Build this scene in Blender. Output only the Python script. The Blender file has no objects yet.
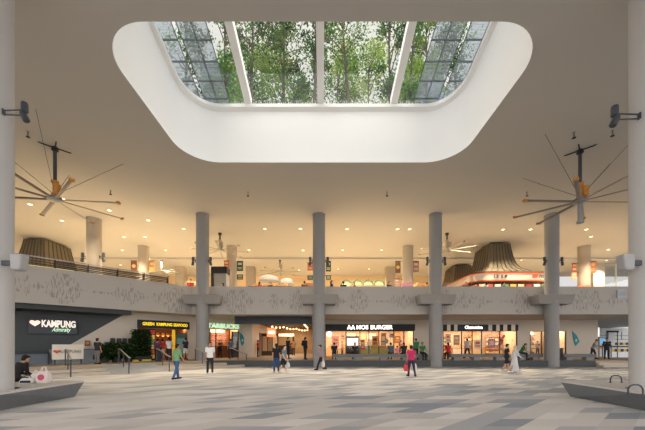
import bpy, bmesh, math, random
from mathutils import Vector, Matrix, noise as mnoise
S = bpy.context.scene
C = S.collection
random.seed(11)
PI = math.pi
# ---- the lens of the photograph: 17 mm shift lens at eye height, world +Y is into the picture
F, CX, HY, CH = 305.0, 322.5, 345.0, 1.6
CEIL, UPF, SOF, PAR, PLAT = 11.25, 4.95, 3.95, 6.05, 0.45
def PX(px, Y): return (px - CX) / F * Y
def PH(py, Y): return CH + (HY - py) / F * Y
def DG(px, c):                       # point on the 45 degree line X = Y - c
    t = (px - CX) / F
    Y = c / (1 - t)
    return (Y - c, Y)
R2 = math.sqrt(2)
D45 = PI / 4

# ------------------------------------------------------------------ materials
def lin(c):
    c = c / 255.0
    return c / 12.92 if c <= 0.04045 else ((c + 0.055) / 1.055) ** 2.4
def rgb(r, g, b): return (lin(r), lin(g), lin(b), 1)
_M = {}
def mat(name, c, rough=0.6, metal=0.0, var=0.08, scale=3.0, bump=0.0, emit=0.0, spec=0.4):
    if name in _M: return _M[name]
    m = bpy.data.materials.new(name); m.use_nodes = True
    nt = m.node_tree; b = nt.nodes['Principled BSDF']
    base = rgb(*c)
    b.inputs['Roughness'].default_value = rough
    b.inputs['Metallic'].default_value = metal
    b.inputs['Specular IOR Level'].default_value = spec
    tc = nt.nodes.new('ShaderNodeTexCoord')
    nz = nt.nodes.new('ShaderNodeTexNoise')
    nz.inputs['Scale'].default_value = scale; nz.inputs['Detail'].default_value = 4
    nt.links.new(tc.outputs['Object'], nz.inputs['Vector'])
    mx = nt.nodes.new('ShaderNodeMix'); mx.data_type = 'RGBA'
    mx.inputs['A'].default_value = tuple(x * (1 - var) for x in base[:3]) + (1,)
    mx.inputs['B'].default_value = tuple(min(1, x * (1 + var)) for x in base[:3]) + (1,)
    nt.links.new(nz.outputs['Fac'], mx.inputs['Factor'])
    nt.links.new(mx.outputs['Result'], b.inputs['Base Color'])
    if bump:
        bp = nt.nodes.new('ShaderNodeBump'); bp.inputs['Strength'].default_value = bump
        bp.inputs['Distance'].default_value = 0.02
        nt.links.new(nz.outputs['Fac'], bp.inputs['Height']); nt.links.new(bp.outputs['Normal'], b.inputs['Normal'])
    if emit:
        b.inputs['Emission Color'].default_value = base
        b.inputs['Emission Strength'].default_value = emit
    _M[name] = m
    return m
def glass_mat(name, tint, refl=0.08, body=0.0, bodyc=(200, 200, 200), dots=0.0):
    if name in _M: return _M[name]
    m = bpy.data.materials.new(name); m.use_nodes = True
    nt = m.node_tree; nt.nodes.clear(); N = nt.nodes.new; L = nt.links.new
    out = N('ShaderNodeOutputMaterial'); tr = N('ShaderNodeBsdfTransparent'); tr.inputs[0].default_value = rgb(*tint)
    gl = N('ShaderNodeBsdfGlossy'); gl.inputs['Roughness'].default_value = 0.02; gl.inputs[0].default_value = (1, 1, 1, 1)
    fr = N('ShaderNodeLayerWeight'); fr.inputs[0].default_value = .5
    pw = N('ShaderNodeMath'); pw.operation = 'POWER'; pw.inputs[1].default_value = 5; L(fr.outputs['Facing'], pw.inputs[0])
    mul = N('ShaderNodeMath'); mul.operation = 'MULTIPLY_ADD'; mul.inputs[1].default_value = .7; mul.inputs[2].default_value = refl*.6
    mul.use_clamp = True
    L(pw.outputs[0], mul.inputs[0])
    m1 = N('ShaderNodeMixShader'); L(mul.outputs[0], m1.inputs[0]); L(tr.outputs[0], m1.inputs[1]); L(gl.outputs[0], m1.inputs[2])
    last = m1
    if body:
        df = N('ShaderNodeBsdfDiffuse'); df.inputs[0].default_value = rgb(*bodyc)
        tl = N('ShaderNodeBsdfTranslucent'); tl.inputs[0].default_value = rgb(*bodyc)
        ms = N('ShaderNodeMixShader'); ms.inputs[0].default_value = 0.5; L(df.outputs[0], ms.inputs[1]); L(tl.outputs[0], ms.inputs[2])
        m2 = N('ShaderNodeMixShader'); L(m1.outputs[0], m2.inputs[1]); L(ms.outputs[0], m2.inputs[2])
        if dots:
            tc = N('ShaderNodeTexCoord'); vo = N('ShaderNodeTexVoronoi'); vo.inputs['Scale'].default_value = dots
            vo.inputs['Randomness'].default_value = 0.0
            L(tc.outputs['Object'], vo.inputs['Vector'])
            lt = N('ShaderNodeMath'); lt.operation = 'LESS_THAN'; lt.inputs[1].default_value = 0.42
            L(vo.outputs['Distance'], lt.inputs[0])
            mm = N('ShaderNodeMath'); mm.operation = 'MULTIPLY'; mm.inputs[1].default_value = body; L(lt.outputs[0], mm.inputs[0])
            L(mm.outputs[0], m2.inputs[0])
        else:
            m2.inputs[0].default_value = body
        last = m2
    L(last.outputs[0], out.inputs[0])
    _M[name] = m
    return m
def leaf_mat(name, c):
    if name in _M: return _M[name]
    m = bpy.data.materials.new(name); m.use_nodes = True
    nt = m.node_tree; nt.nodes.clear(); N = nt.nodes.new; L = nt.links.new
    out = N('ShaderNodeOutputMaterial'); df = N('ShaderNodeBsdfDiffuse'); tl = N('ShaderNodeBsdfTranslucent')
    tc = N('ShaderNodeTexCoord'); nz = N('ShaderNodeTexNoise'); nz.inputs['Scale'].default_value = 0.9
    L(tc.outputs['Object'], nz.inputs['Vector'])
    base = rgb(*c); mx = N('ShaderNodeMix'); mx.data_type = 'RGBA'
    mx.inputs['A'].default_value = tuple(x * .7 for x in base[:3]) + (1,)
    mx.inputs['B'].default_value = tuple(min(1, x * 1.25) for x in base[:3]) + (1,)
    L(nz.outputs['Fac'], mx.inputs['Factor'])
    L(mx.outputs['Result'], df.inputs[0]); L(mx.outputs['Result'], tl.inputs[0])
    ms = N('ShaderNodeMixShader'); ms.inputs[0].default_value = 0.55
    L(df.outputs[0], ms.inputs[1]); L(tl.outputs[0], ms.inputs[2]); L(ms.outputs[0], out.inputs[0])
    _M[name] = m
    return m

# ------------------------------------------------------------------ mesh builder
class MB:
    def __init__(s): s.v = []; s.f = []; s.m = []; s.mi = 0
    def add(s, vs, fs):
        o = len(s.v); s.v += [tuple(v) for v in vs]
        for f in fs: s.f.append(tuple(i + o for i in f)); s.m.append(s.mi)
        return s
    def box(s, x0, y0, z0, x1, y1, z1):
        x0, x1 = min(x0, x1), max(x0, x1); y0, y1 = min(y0, y1), max(y0, y1); z0, z1 = min(z0, z1), max(z0, z1)
        return s.add([(x0,y0,z0),(x1,y0,z0),(x1,y1,z0),(x0,y1,z0),(x0,y0,z1),(x1,y0,z1),(x1,y1,z1),(x0,y1,z1)],
                     [(0,3,2,1),(4,5,6,7),(0,1,5,4),(1,2,6,5),(2,3,7,6),(3,0,4,7)])
    def prism(s, poly, z0, z1, poly2=None):
        n = len(poly); p2 = poly2 or poly
        vs = [(x, y, z0) for x, y in poly] + [(x, y, z1) for x, y in p2]
        return s.add(vs, [tuple(range(n))[::-1], tuple(range(n, 2*n))] + [(i, (i+1) % n, n+(i+1) % n, n+i) for i in range(n)])
    def slab(s, poly, y0, y1):           # polygon in the x-z plane, thick along y
        n = len(poly)
        vs = [(x, y0, z) for x, z in poly] + [(x, y1, z) for x, z in poly]
        return s.add(vs, [tuple(range(n)), tuple(range(n, 2*n))[::-1]] + [((i+1) % n, i, n+i, n+(i+1) % n) for i in range(n)])
    def loft(s, rings, cap=True, close=True):
        n = len(rings[0]); vs = [p for r in rings for p in r]; fs = []
        for k in range(len(rings) - 1):
            for i in range(n if close else n - 1):
                j = (i + 1) % n
                fs.append((k*n+i, k*n+j, (k+1)*n+j, (k+1)*n+i))
        if cap: fs.append(tuple(range(n))[::-1]); fs.append(tuple((len(rings)-1)*n+i for i in range(n)))
        return s.add(vs, fs)
    def lathe(s, prof, n=24, c=(0,0,0)):
        rings = [[(c[0]+r*math.cos(2*PI*i/n), c[1]+r*math.sin(2*PI*i/n), c[2]+z) for i in range(n)] for r, z in prof]
        return s.loft(rings)
    def cone(s, a, b, r0, r1=None, n=12):
        r1 = r0 if r1 is None else r1
        a, b = Vector(a), Vector(b); d = (b - a)
        if d.length < 1e-6: return s
        d.normalize(); u = d.orthogonal().normalized(); w = d.cross(u)
        ring = lambda p, r: [p + u*(r*math.cos(2*PI*i/n)) + w*(r*math.sin(2*PI*i/n)) for i in range(n)]
        return s.loft([ring(a, r0), ring(b, r1)])
    def tube(s, pts, r, n=8):
        pts = [Vector(p) for p in pts]; rings = []
        d0 = (pts[1]-pts[0]).normalized(); u = d0.orthogonal().normalized()
        rr = r if isinstance(r, (list, tuple)) else [r]*len(pts)
        for k, p in enumerate(pts):
            d = (pts[min(k+1, len(pts)-1)] - pts[max(k-1, 0)]).normalized()
            u = (u - d*u.dot(d)).normalized(); w = d.cross(u)
            rings.append([p + u*(rr[k]*math.cos(2*PI*i/n)) + w*(rr[k]*math.sin(2*PI*i/n)) for i in range(n)])
        return s.loft(rings)
    def ell(s, c, rx, ry, rz, n=12, m=8):
        rings = []
        for k in range(m + 1):
            a = -PI/2 + PI*k/m; q = max(0.02, math.cos(a))
            rings.append([(c[0]+rx*q*math.cos(2*PI*i/n), c[1]+ry*q*math.sin(2*PI*i/n), c[2]+rz*math.sin(a)) for i in range(n)])
        return s.loft(rings)
    def caps(s, a, b, r0, r1, n=10):
        a, b = Vector(a), Vector(b); d = b - a; L = d.length
        d = d.normalized() if L > 1e-6 else Vector((0,0,1)); u = d.orthogonal().normalized(); w = d.cross(u); rings = []
        for k in range(4):
            t = PI/2*(k/3.0); rings.append((a - d*(r0*math.cos(t)), max(r0*math.sin(t), r0*.05)))
        for k in range(4):
            t = PI/2*(k/3.0); rings.append((b + d*(r1*math.sin(t)), max(r1*math.cos(t), r1*.05)))
        return s.loft([[p + u*(r*math.cos(2*PI*i/n)) + w*(r*math.sin(2*PI*i/n)) for i in range(n)] for p, r in rings])
    def obox(s, c, sx, sy, sz, rz=0, rx=0, ry=0):
        Mx = Matrix.Translation(Vector(c)) @ Matrix.Rotation(rz,4,'Z') @ Matrix.Rotation(ry,4,'Y') @ Matrix.Rotation(rx,4,'X')
        t = MB().box(-sx/2,-sy/2,-sz/2,sx/2,sy/2,sz/2)
        return s.add([Mx @ Vector(v) for v in t.v], t.f)
    def mesh(s, name, smooth=False, bev=0.0, ang=40):
        me = bpy.data.meshes.new(name); me.from_pydata(s.v, [], s.f)
        for p, mi in zip(me.polygons, s.m): p.material_index = mi
        bm = bmesh.new(); bm.from_mesh(me)
        bmesh.ops.recalc_face_normals(bm, faces=bm.faces)
        if bev:
            es = [e for e in bm.edges if len(e.link_faces) == 2 and e.calc_face_angle(0) > 0.7]
            try: bmesh.ops.bevel(bm, geom=es, offset=bev, segments=2, profile=0.5, affect='EDGES', clamp_overlap=True)
            except Exception: pass
        bm.to_mesh(me); bm.free()
        if smooth:
            me.polygons.foreach_set('use_smooth', [True]*len(me.polygons))
            try: me.set_sharp_from_angle(angle=math.radians(ang))
            except Exception: pass
        me.update(); return me
    def build(s, name, mats, parent=None, loc=(0,0,0), rz=0, smooth=False, bev=0.0):
        me = s.mesh(name, smooth, bev)
        for m in (mats if isinstance(mats, (list, tuple)) else [mats]): me.materials.append(m)
        o = bpy.data.objects.new(name, me); C.objects.link(o)
        o.location = loc; o.rotation_euler = (0, 0, rz)
        if parent: o.parent = parent
        return o

def tag(o, label=None, cat=None, group=None, kind=None):
    if label: o['label'] = label
    if cat: o['category'] = cat
    if group: o['group'] = group
    if kind: o['kind'] = kind
    return o
def thing(name, label, cat, loc=(0,0,0), rz=0, group=None):
    o = bpy.data.objects.new(name, None); C.objects.link(o); o.empty_display_size = 0.2
    o.location = loc; o.rotation_euler = (0, 0, rz)
    return tag(o, label, cat, group)
def struct(o): o['kind'] = 'structure'; return o
KIDS = {}
def dup(root, loc, rz=None, label=None, group=None):
    def cp(o, parent):
        c = o.copy(); C.objects.link(c)
        if parent: c.parent = parent
        for k in [k for k in o.children]: cp(k, c)
        return c
    r = cp(root, None); r.location = loc
    if rz is not None: r.rotation_euler = (0, 0, rz)
    if label: r['label'] = label
    if group: r['group'] = group
    return r
def text(name, body, width, height, m, parent, loc, rz=0, ext=0.02, off=0.0, shear=0.0, space=1.0):
    cu = bpy.data.curves.new(name, 'FONT'); cu.body = body; cu.size = 1; cu.extrude = 0.0
    cu.align_x = 'CENTER'; cu.offset = off; cu.shear = shear; cu.space_character = space; cu.resolution_u = 3
    cu.extrude = 0.5
    t = bpy.data.objects.new(name, cu); C.objects.link(t)
    dg = bpy.context.evaluated_depsgraph_get(); dg.update()
    me = bpy.data.meshes.new_from_object(t.evaluated_get(dg))
    bpy.data.objects.remove(t); bpy.data.curves.remove(cu)
    xs = [v.co.x for v in me.vertices]; ys = [v.co.y for v in me.vertices]
    w = max(xs)-min(xs); h = max(ys)-min(ys); cx = (max(xs)+min(xs))/2; cy = min(ys)
    for v in me.vertices:
        x, y, z = v.co
        v.co = ((x-cx)/w*width, -z*2*ext, (y-cy)/h*height)
    me.materials.append(m); me.name = name
    o = bpy.data.objects.new(name, me); C.objects.link(o); o.location = loc; o.rotation_euler = (0,0,rz)
    if parent: o.parent = parent
    return o
def spot(x, y, z, energy, col=(1, .78, .52), ang=130, size=0.08):
    l = bpy.data.lights.new('downlight_lamp', 'SPOT'); l.energy = energy; l.color = col
    l.spot_size = math.radians(ang); l.spot_blend = 0.6; l.shadow_soft_size = size
    o = bpy.data.objects.new('downlight_lamp', l); C.objects.link(o); o.location = (x, y, z); return o
def point(x, y, z, energy, col=(1, .8, .55), size=0.15):
    l = bpy.data.lights.new('shop_lamp', 'POINT'); l.energy = energy; l.color = col; l.shadow_soft_size = size
    o = bpy.data.objects.new('shop_lamp', l); C.objects.link(o); o.location = (x, y, z); return o
def area(x, y, z, sx, sy, energy, col=(1, .8, .55), rz=0):
    l = bpy.data.lights.new('shop_ceiling_lamp', 'AREA'); l.shape = 'RECTANGLE'; l.size = sx; l.size_y = sy
    l.energy = energy; l.color = col
    o = bpy.data.objects.new('shop_ceiling_lamp', l); C.objects.link(o); o.location = (x, y, z); o.rotation_euler = (0,0,rz); return o
# ---- lighting levels
SKY_FRONT, SKY_BACK, EXPO = 1.2, 4.7, -0.38
DOWN_W, SHOP, LEAFN = 2450.0, 1.3, 1.1
WARM = (1, .82, .58)
# ------------------------------------------------------------------ shared materials
m_ceil = mat('ceiling_paint', (178, 175, 168), .85, var=.02, scale=.4)
m_well = mat('well_plaster', (243, 242, 240), .8, var=.015, scale=.5)
m_conc = mat('column_concrete', (140, 139, 138), .75, var=.05, scale=1.5, bump=.05)
m_nearc = mat('near_column_paint', (182, 180, 178), .7, var=.03, scale=1.2, bump=.03)
m_upcol = mat('upper_column_render', (160, 151, 138), .8, var=.04, scale=1.5)
m_corb = mat('corbel_concrete', (140, 135, 130), .8, var=.06, scale=2, bump=.05)
m_wall = mat('beige_wall_panel', (203, 193, 178), .75, var=.03, scale=.8)
m_warmwall = mat('food_court_wall', (226, 200, 160), .8, var=.04, scale=.6)
m_dark = mat('dark_grey_wall', (70, 74, 76), .7, var=.06, scale=1)
m_slat = mat('dark_slat', (48, 52, 54), .5, var=.05)
m_black = mat('black_metal', (26, 27, 29), .5, var=.1, scale=6)
m_gun = mat('gunmetal_paint', (64, 69, 75), .45, .2, var=.08, scale=6)
m_steel = mat('brushed_steel', (150, 152, 155), .35, .8, var=.05, scale=20)
m_alu = mat('fan_aluminium', (138, 130, 122), .4, .5, var=.05, scale=8)
m_orange = mat('orange_cap', (190, 132, 58), .5, var=.08, scale=8)
m_stone = mat('bench_granite', (108, 111, 113), .7, var=.1, scale=9, bump=.04)
m_stonetop = mat('bench_top_stone', (188, 182, 176), .7, var=.05, scale=7)
m_kerb = mat('dark_kerb_stone', (72, 75, 77), .7, var=.1, scale=5)
m_plat = mat('platform_paving', (170, 152, 130), .6, var=.06, scale=3)
m_step = mat('beige_step_stone', (190, 180, 165), .7, var=.07, scale=5)
m_ramp = mat('grey_ramp_stone', (168, 170, 170), .7, var=.1, scale=4)
m_nose = mat('yellow_nosing', (196, 168, 118), .7, var=.06, scale=5)
m_white = mat('white_enamel', (225, 223, 220), .5, var=.03)
m_soff = mat('soffit_paint', (188, 184, 176), .8, var=.03)
m_glass = glass_mat('clear_glass', (246, 248, 246))
m_shopg = glass_mat('shop_glass', (250, 248, 244), refl=.04)
m_frit = glass_mat('fritted_glass', (224, 230, 232), refl=.06, body=.6, bodyc=(160, 163, 165), dots=26)
m_lit = mat('downlight_lens', (255, 226, 184), .5, emit=9)
m_trimw = mat('downlight_trim', (235, 225, 210), .5)

def floor_mat():
    m = bpy.data.materials.new('rhombus_granite_paving'); m.use_nodes = True
    nt = m.node_tree; b = nt.nodes['Principled BSDF']; N = nt.nodes.new; L = nt.links.new
    tc = N('ShaderNodeTexCoord'); sp = N('ShaderNodeSeparateXYZ'); L(tc.outputs['Object'], sp.inputs[0])
    def math_(op, a, bb=None, v=None):
        n = N('ShaderNodeMath'); n.operation = op
        if hasattr(a, 'links'): L(a, n.inputs[0])
        else: n.inputs[0].default_value = a
        if bb is not None:
            if hasattr(bb, 'links'): L(bb, n.inputs[1])
            else: n.inputs[1].default_value = bb
        return n.outputs[0]
    v = math_('DIVIDE', sp.outputs['Y'], .6)
    j = math_('FLOOR', v)
    s = math_('DIVIDE', sp.outputs['X'], .74)
    sk = math_('MULTIPLY', v, .93)                       # skewed edges
    s2 = math_('SUBTRACT', s, sk)
    i = math_('FLOOR', s2)
    cb = N('ShaderNodeCombineXYZ'); L(i, cb.inputs[0]); L(j, cb.inputs[1])
    wn = N('ShaderNodeTexWhiteNoise'); wn.noise_dimensions = '2D'; L(cb.outputs[0], wn.inputs['Vector'])
    nz = N('ShaderNodeTexNoise'); nz.inputs['Scale'].default_value = .16; nz.inputs['Detail'].default_value = 2
    mp = N('ShaderNodeMapping'); mp.inputs['Location'].default_value = (3.1, 1.2, 0); L(tc.outputs['Object'], mp.inputs[0])
    # the drifts of darker stones follow whole tiles
    sc = N('ShaderNodeVectorMath'); sc.operation = 'MULTIPLY'; sc.inputs[1].default_value = (.6, .7, 0); L(cb.outputs[0], sc.inputs[0])
    L(sc.outputs[0], nz.inputs['Vector'])
    dr = math_('MULTIPLY', math_('SUBTRACT', nz.outputs['Fac'], .42), .8)
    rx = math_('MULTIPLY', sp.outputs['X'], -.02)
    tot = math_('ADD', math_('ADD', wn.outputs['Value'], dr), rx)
    cr = N('ShaderNodeValToRGB'); e = cr.color_ramp; e.interpolation = 'LINEAR'
    e.elements[0].position = 0; e.elements[0].color = rgb(134, 141, 150)
    e.elements[1].position = .95; e.elements[1].color = rgb(210, 206, 202)
    for p, c in ((.3, (166, 168, 171)), (.5, (185, 182, 179)), (.72, (199, 194, 189))):
        x = e.elements.new(p); x.color = rgb(*c)
    L(tot, cr.inputs[0])
    # fine granite speckle
    g = N('ShaderNodeTexNoise'); g.inputs['Scale'].default_value = 30; L(tc.outputs['Object'], g.inputs['Vector'])
    mx = N('ShaderNodeMix'); mx.data_type = 'RGBA'; mx.blend_type = 'MULTIPLY'; mx.inputs['Factor'].default_value = .25
    L(cr.outputs[0], mx.inputs['A'])
    g2 = N('ShaderNodeValToRGB'); g2.color_ramp.elements[0].color = (.72,.72,.72,1); g2.color_ramp.elements[1].color = (1.15,1.15,1.15,1)
    L(g.outputs['Fac'], g2.inputs[0]); L(g2.outputs[0], mx.inputs['B'])
    L(mx.outputs['Result'], b.inputs['Base Color']); b.inputs['Roughness'].default_value = .6
    b.inputs['Specular IOR Level'].default_value = .3
    return m
def parapet_mat():
    m = bpy.data.materials.new('etched_parapet'); m.use_nodes = True
    nt = m.node_tree; b = nt.nodes['Principled BSDF']; N = nt.nodes.new; L = nt.links.new
    tc = N('ShaderNodeTexCoord'); sp = N('ShaderNodeSeparateXYZ'); L(tc.outputs['Object'], sp.inputs[0])
    def nz(scale, vec, det=3):
        mp = N('ShaderNodeMapping'); mp.inputs['Scale'].default_value = vec; L(tc.outputs['Object'], mp.inputs[0])
        n = N('ShaderNodeTexNoise'); n.inputs['Scale'].default_value = scale; n.inputs['Detail'].default_value = det
        L(mp.outputs[0], n.inputs['Vector']); return n.outputs['Fac']
    def mth(op, a, bb):
        n = N('ShaderNodeMath'); n.operation = op
        for k, q in enumerate((a, bb)):
            if hasattr(q, 'links'): L(q, n.inputs[k])
            else: n.inputs[k].default_value = q
        return n.outputs[0]
    amp = mth('ADD', mth('MULTIPLY', mth('SUBTRACT', nz(.45, (1, 0, 0), 2), .44), 6.0), mth('MULTIPLY', mth('SUBTRACT', nz(5, (1, 0, 0), 1), .5), 1.8))
    amp = mth('MINIMUM', amp, .9)
    d = mth('ABSOLUTE', mth('SUBTRACT', sp.outputs['Z'], .98), 0)
    inside = mth('LESS_THAN', d, amp)
    streak = mth('GREATER_THAN', nz(1, (12, 12, 2.6), 4), .53)
    inside = mth('MAXIMUM', inside, mth('LESS_THAN', d, .07))
    mk = mth('MULTIPLY', mth('MULTIPLY', inside, streak), .46)
    mx = N('ShaderNodeMix'); mx.data_type = 'RGBA'; L(mk, mx.inputs['Factor'])
    mx.inputs['A'].default_value = rgb(172, 167, 160); mx.inputs['B'].default_value = rgb(104, 92, 82)
    L(mx.outputs['Result'], b.inputs['Base Color']); b.inputs['Roughness'].default_value = .75
    return m
m_floor = floor_mat(); m_par = parapet_mat()

# ------------------------------------------------------------------ plaza floor, platform, slabs
struct(MB().box(-32, -12, -.3, 45, 46, 0).build('floor', m_floor))
g = MB(); g.box(-150, -120, -.3, 150, -12, -.01); g.box(-150, -12, -.3, -32, 160, -.01); g.box(45, -12, -.3, 150, 160, -.01); g.box(-32, 46, -.3, 45, 160, -.01)
struct(g.build('ground', mat('asphalt', (92, 94, 92), .85, var=.1, scale=.5)))  # unseen outer ground, made dark to cut light bounced onto the ceiling
struct(MB().prism([(-27, 3.75), (-8.25, 22.5), (27, 22.5), (27, 45), (-45, 45), (-45, 3.75)], .0, PLAT).build('floor_platform', m_plat))
def dstrip(cfront, cback, Y0, Y1, z0, z1, cut=None):
    """strip of the 45 degree stair between the lines X=Y-cfront and X=Y-cback"""
    d = (cback - cfront) / 2
    def pt(c, Ym): return (Ym + (30.75 - c)/2 - c + 0, Ym + (30.75 - c)/2 * -1 + (30.75 - c) * 0)
    # point on line c, straight across from (Ym-30.75, Ym)
    def q(c, Ym): k = (30.75 - c) / 2; return (Ym - 30.75 + k, Ym - k)
    a, b_, c_, e = q(cfront, Y0), q(cfront, Y1), q(cback, Y1), q(cback, Y0)
    if cut:
        b_ = (22.5 - cfront, 22.5); c_ = (22.5 - cback, 22.5)
    return [a, b_, c_, e], z0, z1
def stair(Y0, Y1, m, cut, n):
    g = MB()
    for cf, z in ((29.45, .30), (28.15, .15)):
        g.prism(*dstrip(cf, 30.75, Y0, Y1, 0, z, cut)) if z == .30 else g.prism(*dstrip(cf, 29.45, Y0, Y1, 0, z, cut))
    o = g.build('steps', m); struct(o); return o
stair(3.75 + .05, 17.9, m_step, False, 1)
stair(19.9, 22.5, m_step, True, 2)
# smooth grey ramp between the two flights
def q(c, Ym): k = (30.75 - c) / 2; return (Ym - 30.75 + k, Ym - k)
rm = MB(); a0, a1, b0, b1 = q(30.75, 17.9), q(30.75, 19.9), q(28.0, 17.9), q(28.0, 19.9)
rm.add([(a0[0], a0[1], 0), (a1[0], a1[1], 0), (b1[0], b1[1], 0), (b0[0], b0[1], 0), (a0[0], a0[1], PLAT), (a1[0], a1[1], PLAT), (b1[0], b1[1], .02), (b0[0], b0[1], .02)],
       [(0, 3, 2, 1), (4, 5, 6, 7), (0, 1, 5, 4), (1, 2, 6, 5), (2, 3, 7, 6), (3, 0, 4, 7)])
struct(rm.build('ramp', m_ramp))
ns = MB(); ns.prism([(-27, 3.75), (-8.25, 22.5), (-8.25 - .25, 22.5 + .0), (-27.25, 3.75)], PLAT, PLAT + .012)
struct(ns.build('trim_1', m_nose))
kb = MB(); kb.box(-8.2, 22.42, 0, 20.1, 22.5, PLAT + .01)
struct(kb.build('trim_2', m_kerb, bev=.01))
rs = MB()
for k, z in ((0, .3), (1, .15)): rs.box(20.15, 22.5 - .32 * (k + 1), 0, 27, 22.5 - .32 * k, z)
struct(rs.build('steps_right', m_step))
# upper floor slab
struct(MB().prism([(-24.2, 9.25), (-9.95, 23.5), (40, 23.5), (40, 43), (-45, 43), (-45, 9.25)], SOF, UPF-.02).build('slab_upper', [m_soff]))
struct(MB().prism([(-24.2, 9.25), (-9.95, 23.5), (40, 23.5), (40, 43), (-45, 43), (-45, 9.25)], UPF-.02, UPF).build('floor_upper', mat('food_court_bounce_tiles', (226, 214, 194), .6, var=.04, scale=2)))  # pale top layer, lightened to bounce more lamp light onto the ceiling
# parapets (etched band of the balcony)
struct(MB().box(0, 0, 0, 50, .22, PAR - SOF + .02).build('wall_balcony_front', m_par, loc=(-9.95, 23.2, SOF - .02)))
struct(MB().box(0, 0, 0, 20.15, .22, PAR - SOF + .02).build('wall_balcony_left', m_par, loc=(-24.2, 9.05, SOF - .02), rz=D45))

# ------------------------------------------------------------------ ceiling with the rounded opening, well walls
def rrect(x0, y0, x1, y1, r, n=14):
    pts = []
    for cx, cy, a0 in ((x1-r, y1-r, 0), (x0+r, y1-r, PI/2), (x0+r, y0+r, PI), (x1-r, y0+r, 1.5*PI)):
        for k in range(n + 1):
            a = a0 + PI/2*k/n; pts.append((cx + r*math.cos(a), cy + r*math.sin(a)))
    return pts
WX0, WX1, WY0, WY1, WR = -7.1, 7.1, 9.1, 16.12, 1.75
hole = rrect(WX0, WY0, WX1, WY1, WR)
def plate_with_hole(outer, inner, z0, z1):
    bm = bmesh.new(); loops = []
    for z in (z0, z1):
        vo = [bm.verts.new((x, y, z)) for x, y in outer]; vi = [bm.verts.new((x, y, z)) for x, y in inner]
        es = [bm.edges.new((v[k], v[(k+1) % len(v)])) for v in (vo, vi) for k in range(len(v))]
        bmesh.ops.triangle_fill(bm, edges=es, use_beauty=True); loops.append((vo, vi))
    for w in (0,):                        # the well wall closes the inner edge
        a, b = loops[0][w], loops[1][w]
        for k in range(len(a)):
            j = (k+1) % len(a); bm.faces.new((a[k], a[j], b[j], b[k]))
    bmesh.ops.recalc_face_normals(bm, faces=bm.faces)
    me = bpy.data.meshes.new('plate'); bm.to_mesh(me); bm.free(); return me
def zr(Y): return 14.15 + .22 * (WY1 - Y)
me = plate_with_hole([(-45, -7), (45, -7), (45, 43), (-45, 43)], hole, CEIL, CEIL + .35)
me.materials.append(m_ceil)
o = bpy.data.objects.new('ceiling', me); C.objects.link(o); struct(o)
wm = MB(); n = len(hole)
outw = rrect(WX0-.35, WY0-.35, WX1+.35, WY1+.35, WR+.35)
vs = [(x, y, CEIL+.0) for x, y in hole] + [(x, y, zr(y)) for x, y in hole] + [(x, y, zr(y)) for x, y in outw] + [(x, y, CEIL+.35) for x, y in outw]
fs = []
for k in range(n):
    j = (k+1) % n
    for l in range(3): fs.append((l*n+k, l*n+j, (l+1)*n+j, (l+1)*n+k))
wm.add(vs, fs)
struct(wm.build('wall_skylight', m_well, smooth=True))
# rim lip around the top of the well
rimi = rrect(WX0+.16, WY0+.16, WX1-.16, WY1-.16, WR-.16)
rl = MB()
vs = [(x, y, zr(y)-.22) for x, y in hole] + [(x, y, zr(y)-.12) for x, y in rimi] + [(x, y, zr(y)+.05) for x, y in rimi] + [(x, y, zr(y)+.05) for x, y in hole]
fs = []
for k in range(n):
    j = (k+1) % n
    for l in range(4): fs.append((l*n+k, l*n+j, ((l+1) % 4)*n+j, ((l+1) % 4)*n+k))
rl.add(vs, fs); struct(rl.build('trim_3', m_well, smooth=True))
struct(MB().box(-45, 33.6, CEIL-.2, 45, 33.9, CEIL).build('trim_4', m_ceil))
# roof terrace that carries the trees
struct(MB().box(-34, 16.5, 13.5, 34, 44, 14.0).build('floor_terrace', mat('planting_soil', (92, 84, 66), .9, var=.2)))
struct(MB().box(-34, 42.6, CEIL+.35, 34, 43, 13.5).build('wall_terrace', m_ceil))
# upper back wall and side walls
struct(MB().box(-45, 42.8, UPF, 32.4, 43, CEIL).build('wall_back', m_warmwall))
struct(MB().box(-45.2, 9.25, UPF, -45, 43, CEIL).build('wall_left', m_warmwall))  # unseen end wall, added to keep the food court light warm
struct(MB().box(31.9, 35.9, UPF, 33.2, 36.7, CEIL).build('wall_right', m_soff))
# right hand upper window: frame and panes
def window(name, x0, x1, y, z0, z1, nx, rails, m):
    g = MB(); w = .12
    for k in range(nx + 1):
        x = x0 + (x1-x0)*k/nx; g.box(x-w/2, y-.06, z0, x+w/2, y+.06, z1)
    for z in rails: g.box(x0, y-.05, z-w/2, x1, y+.05, z+w/2)
    f = g.build(name, m); struct(f)
    p = MB().box(x0, y-.01, z0, x1, y+.01, z1).build('glass_pane', m_glass, f); return f
window('window_1', 33.2, 40.0, 36.3, UPF, CEIL, 4, (UPF+.1, 8.15, CEIL-.1), m_white)

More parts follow.
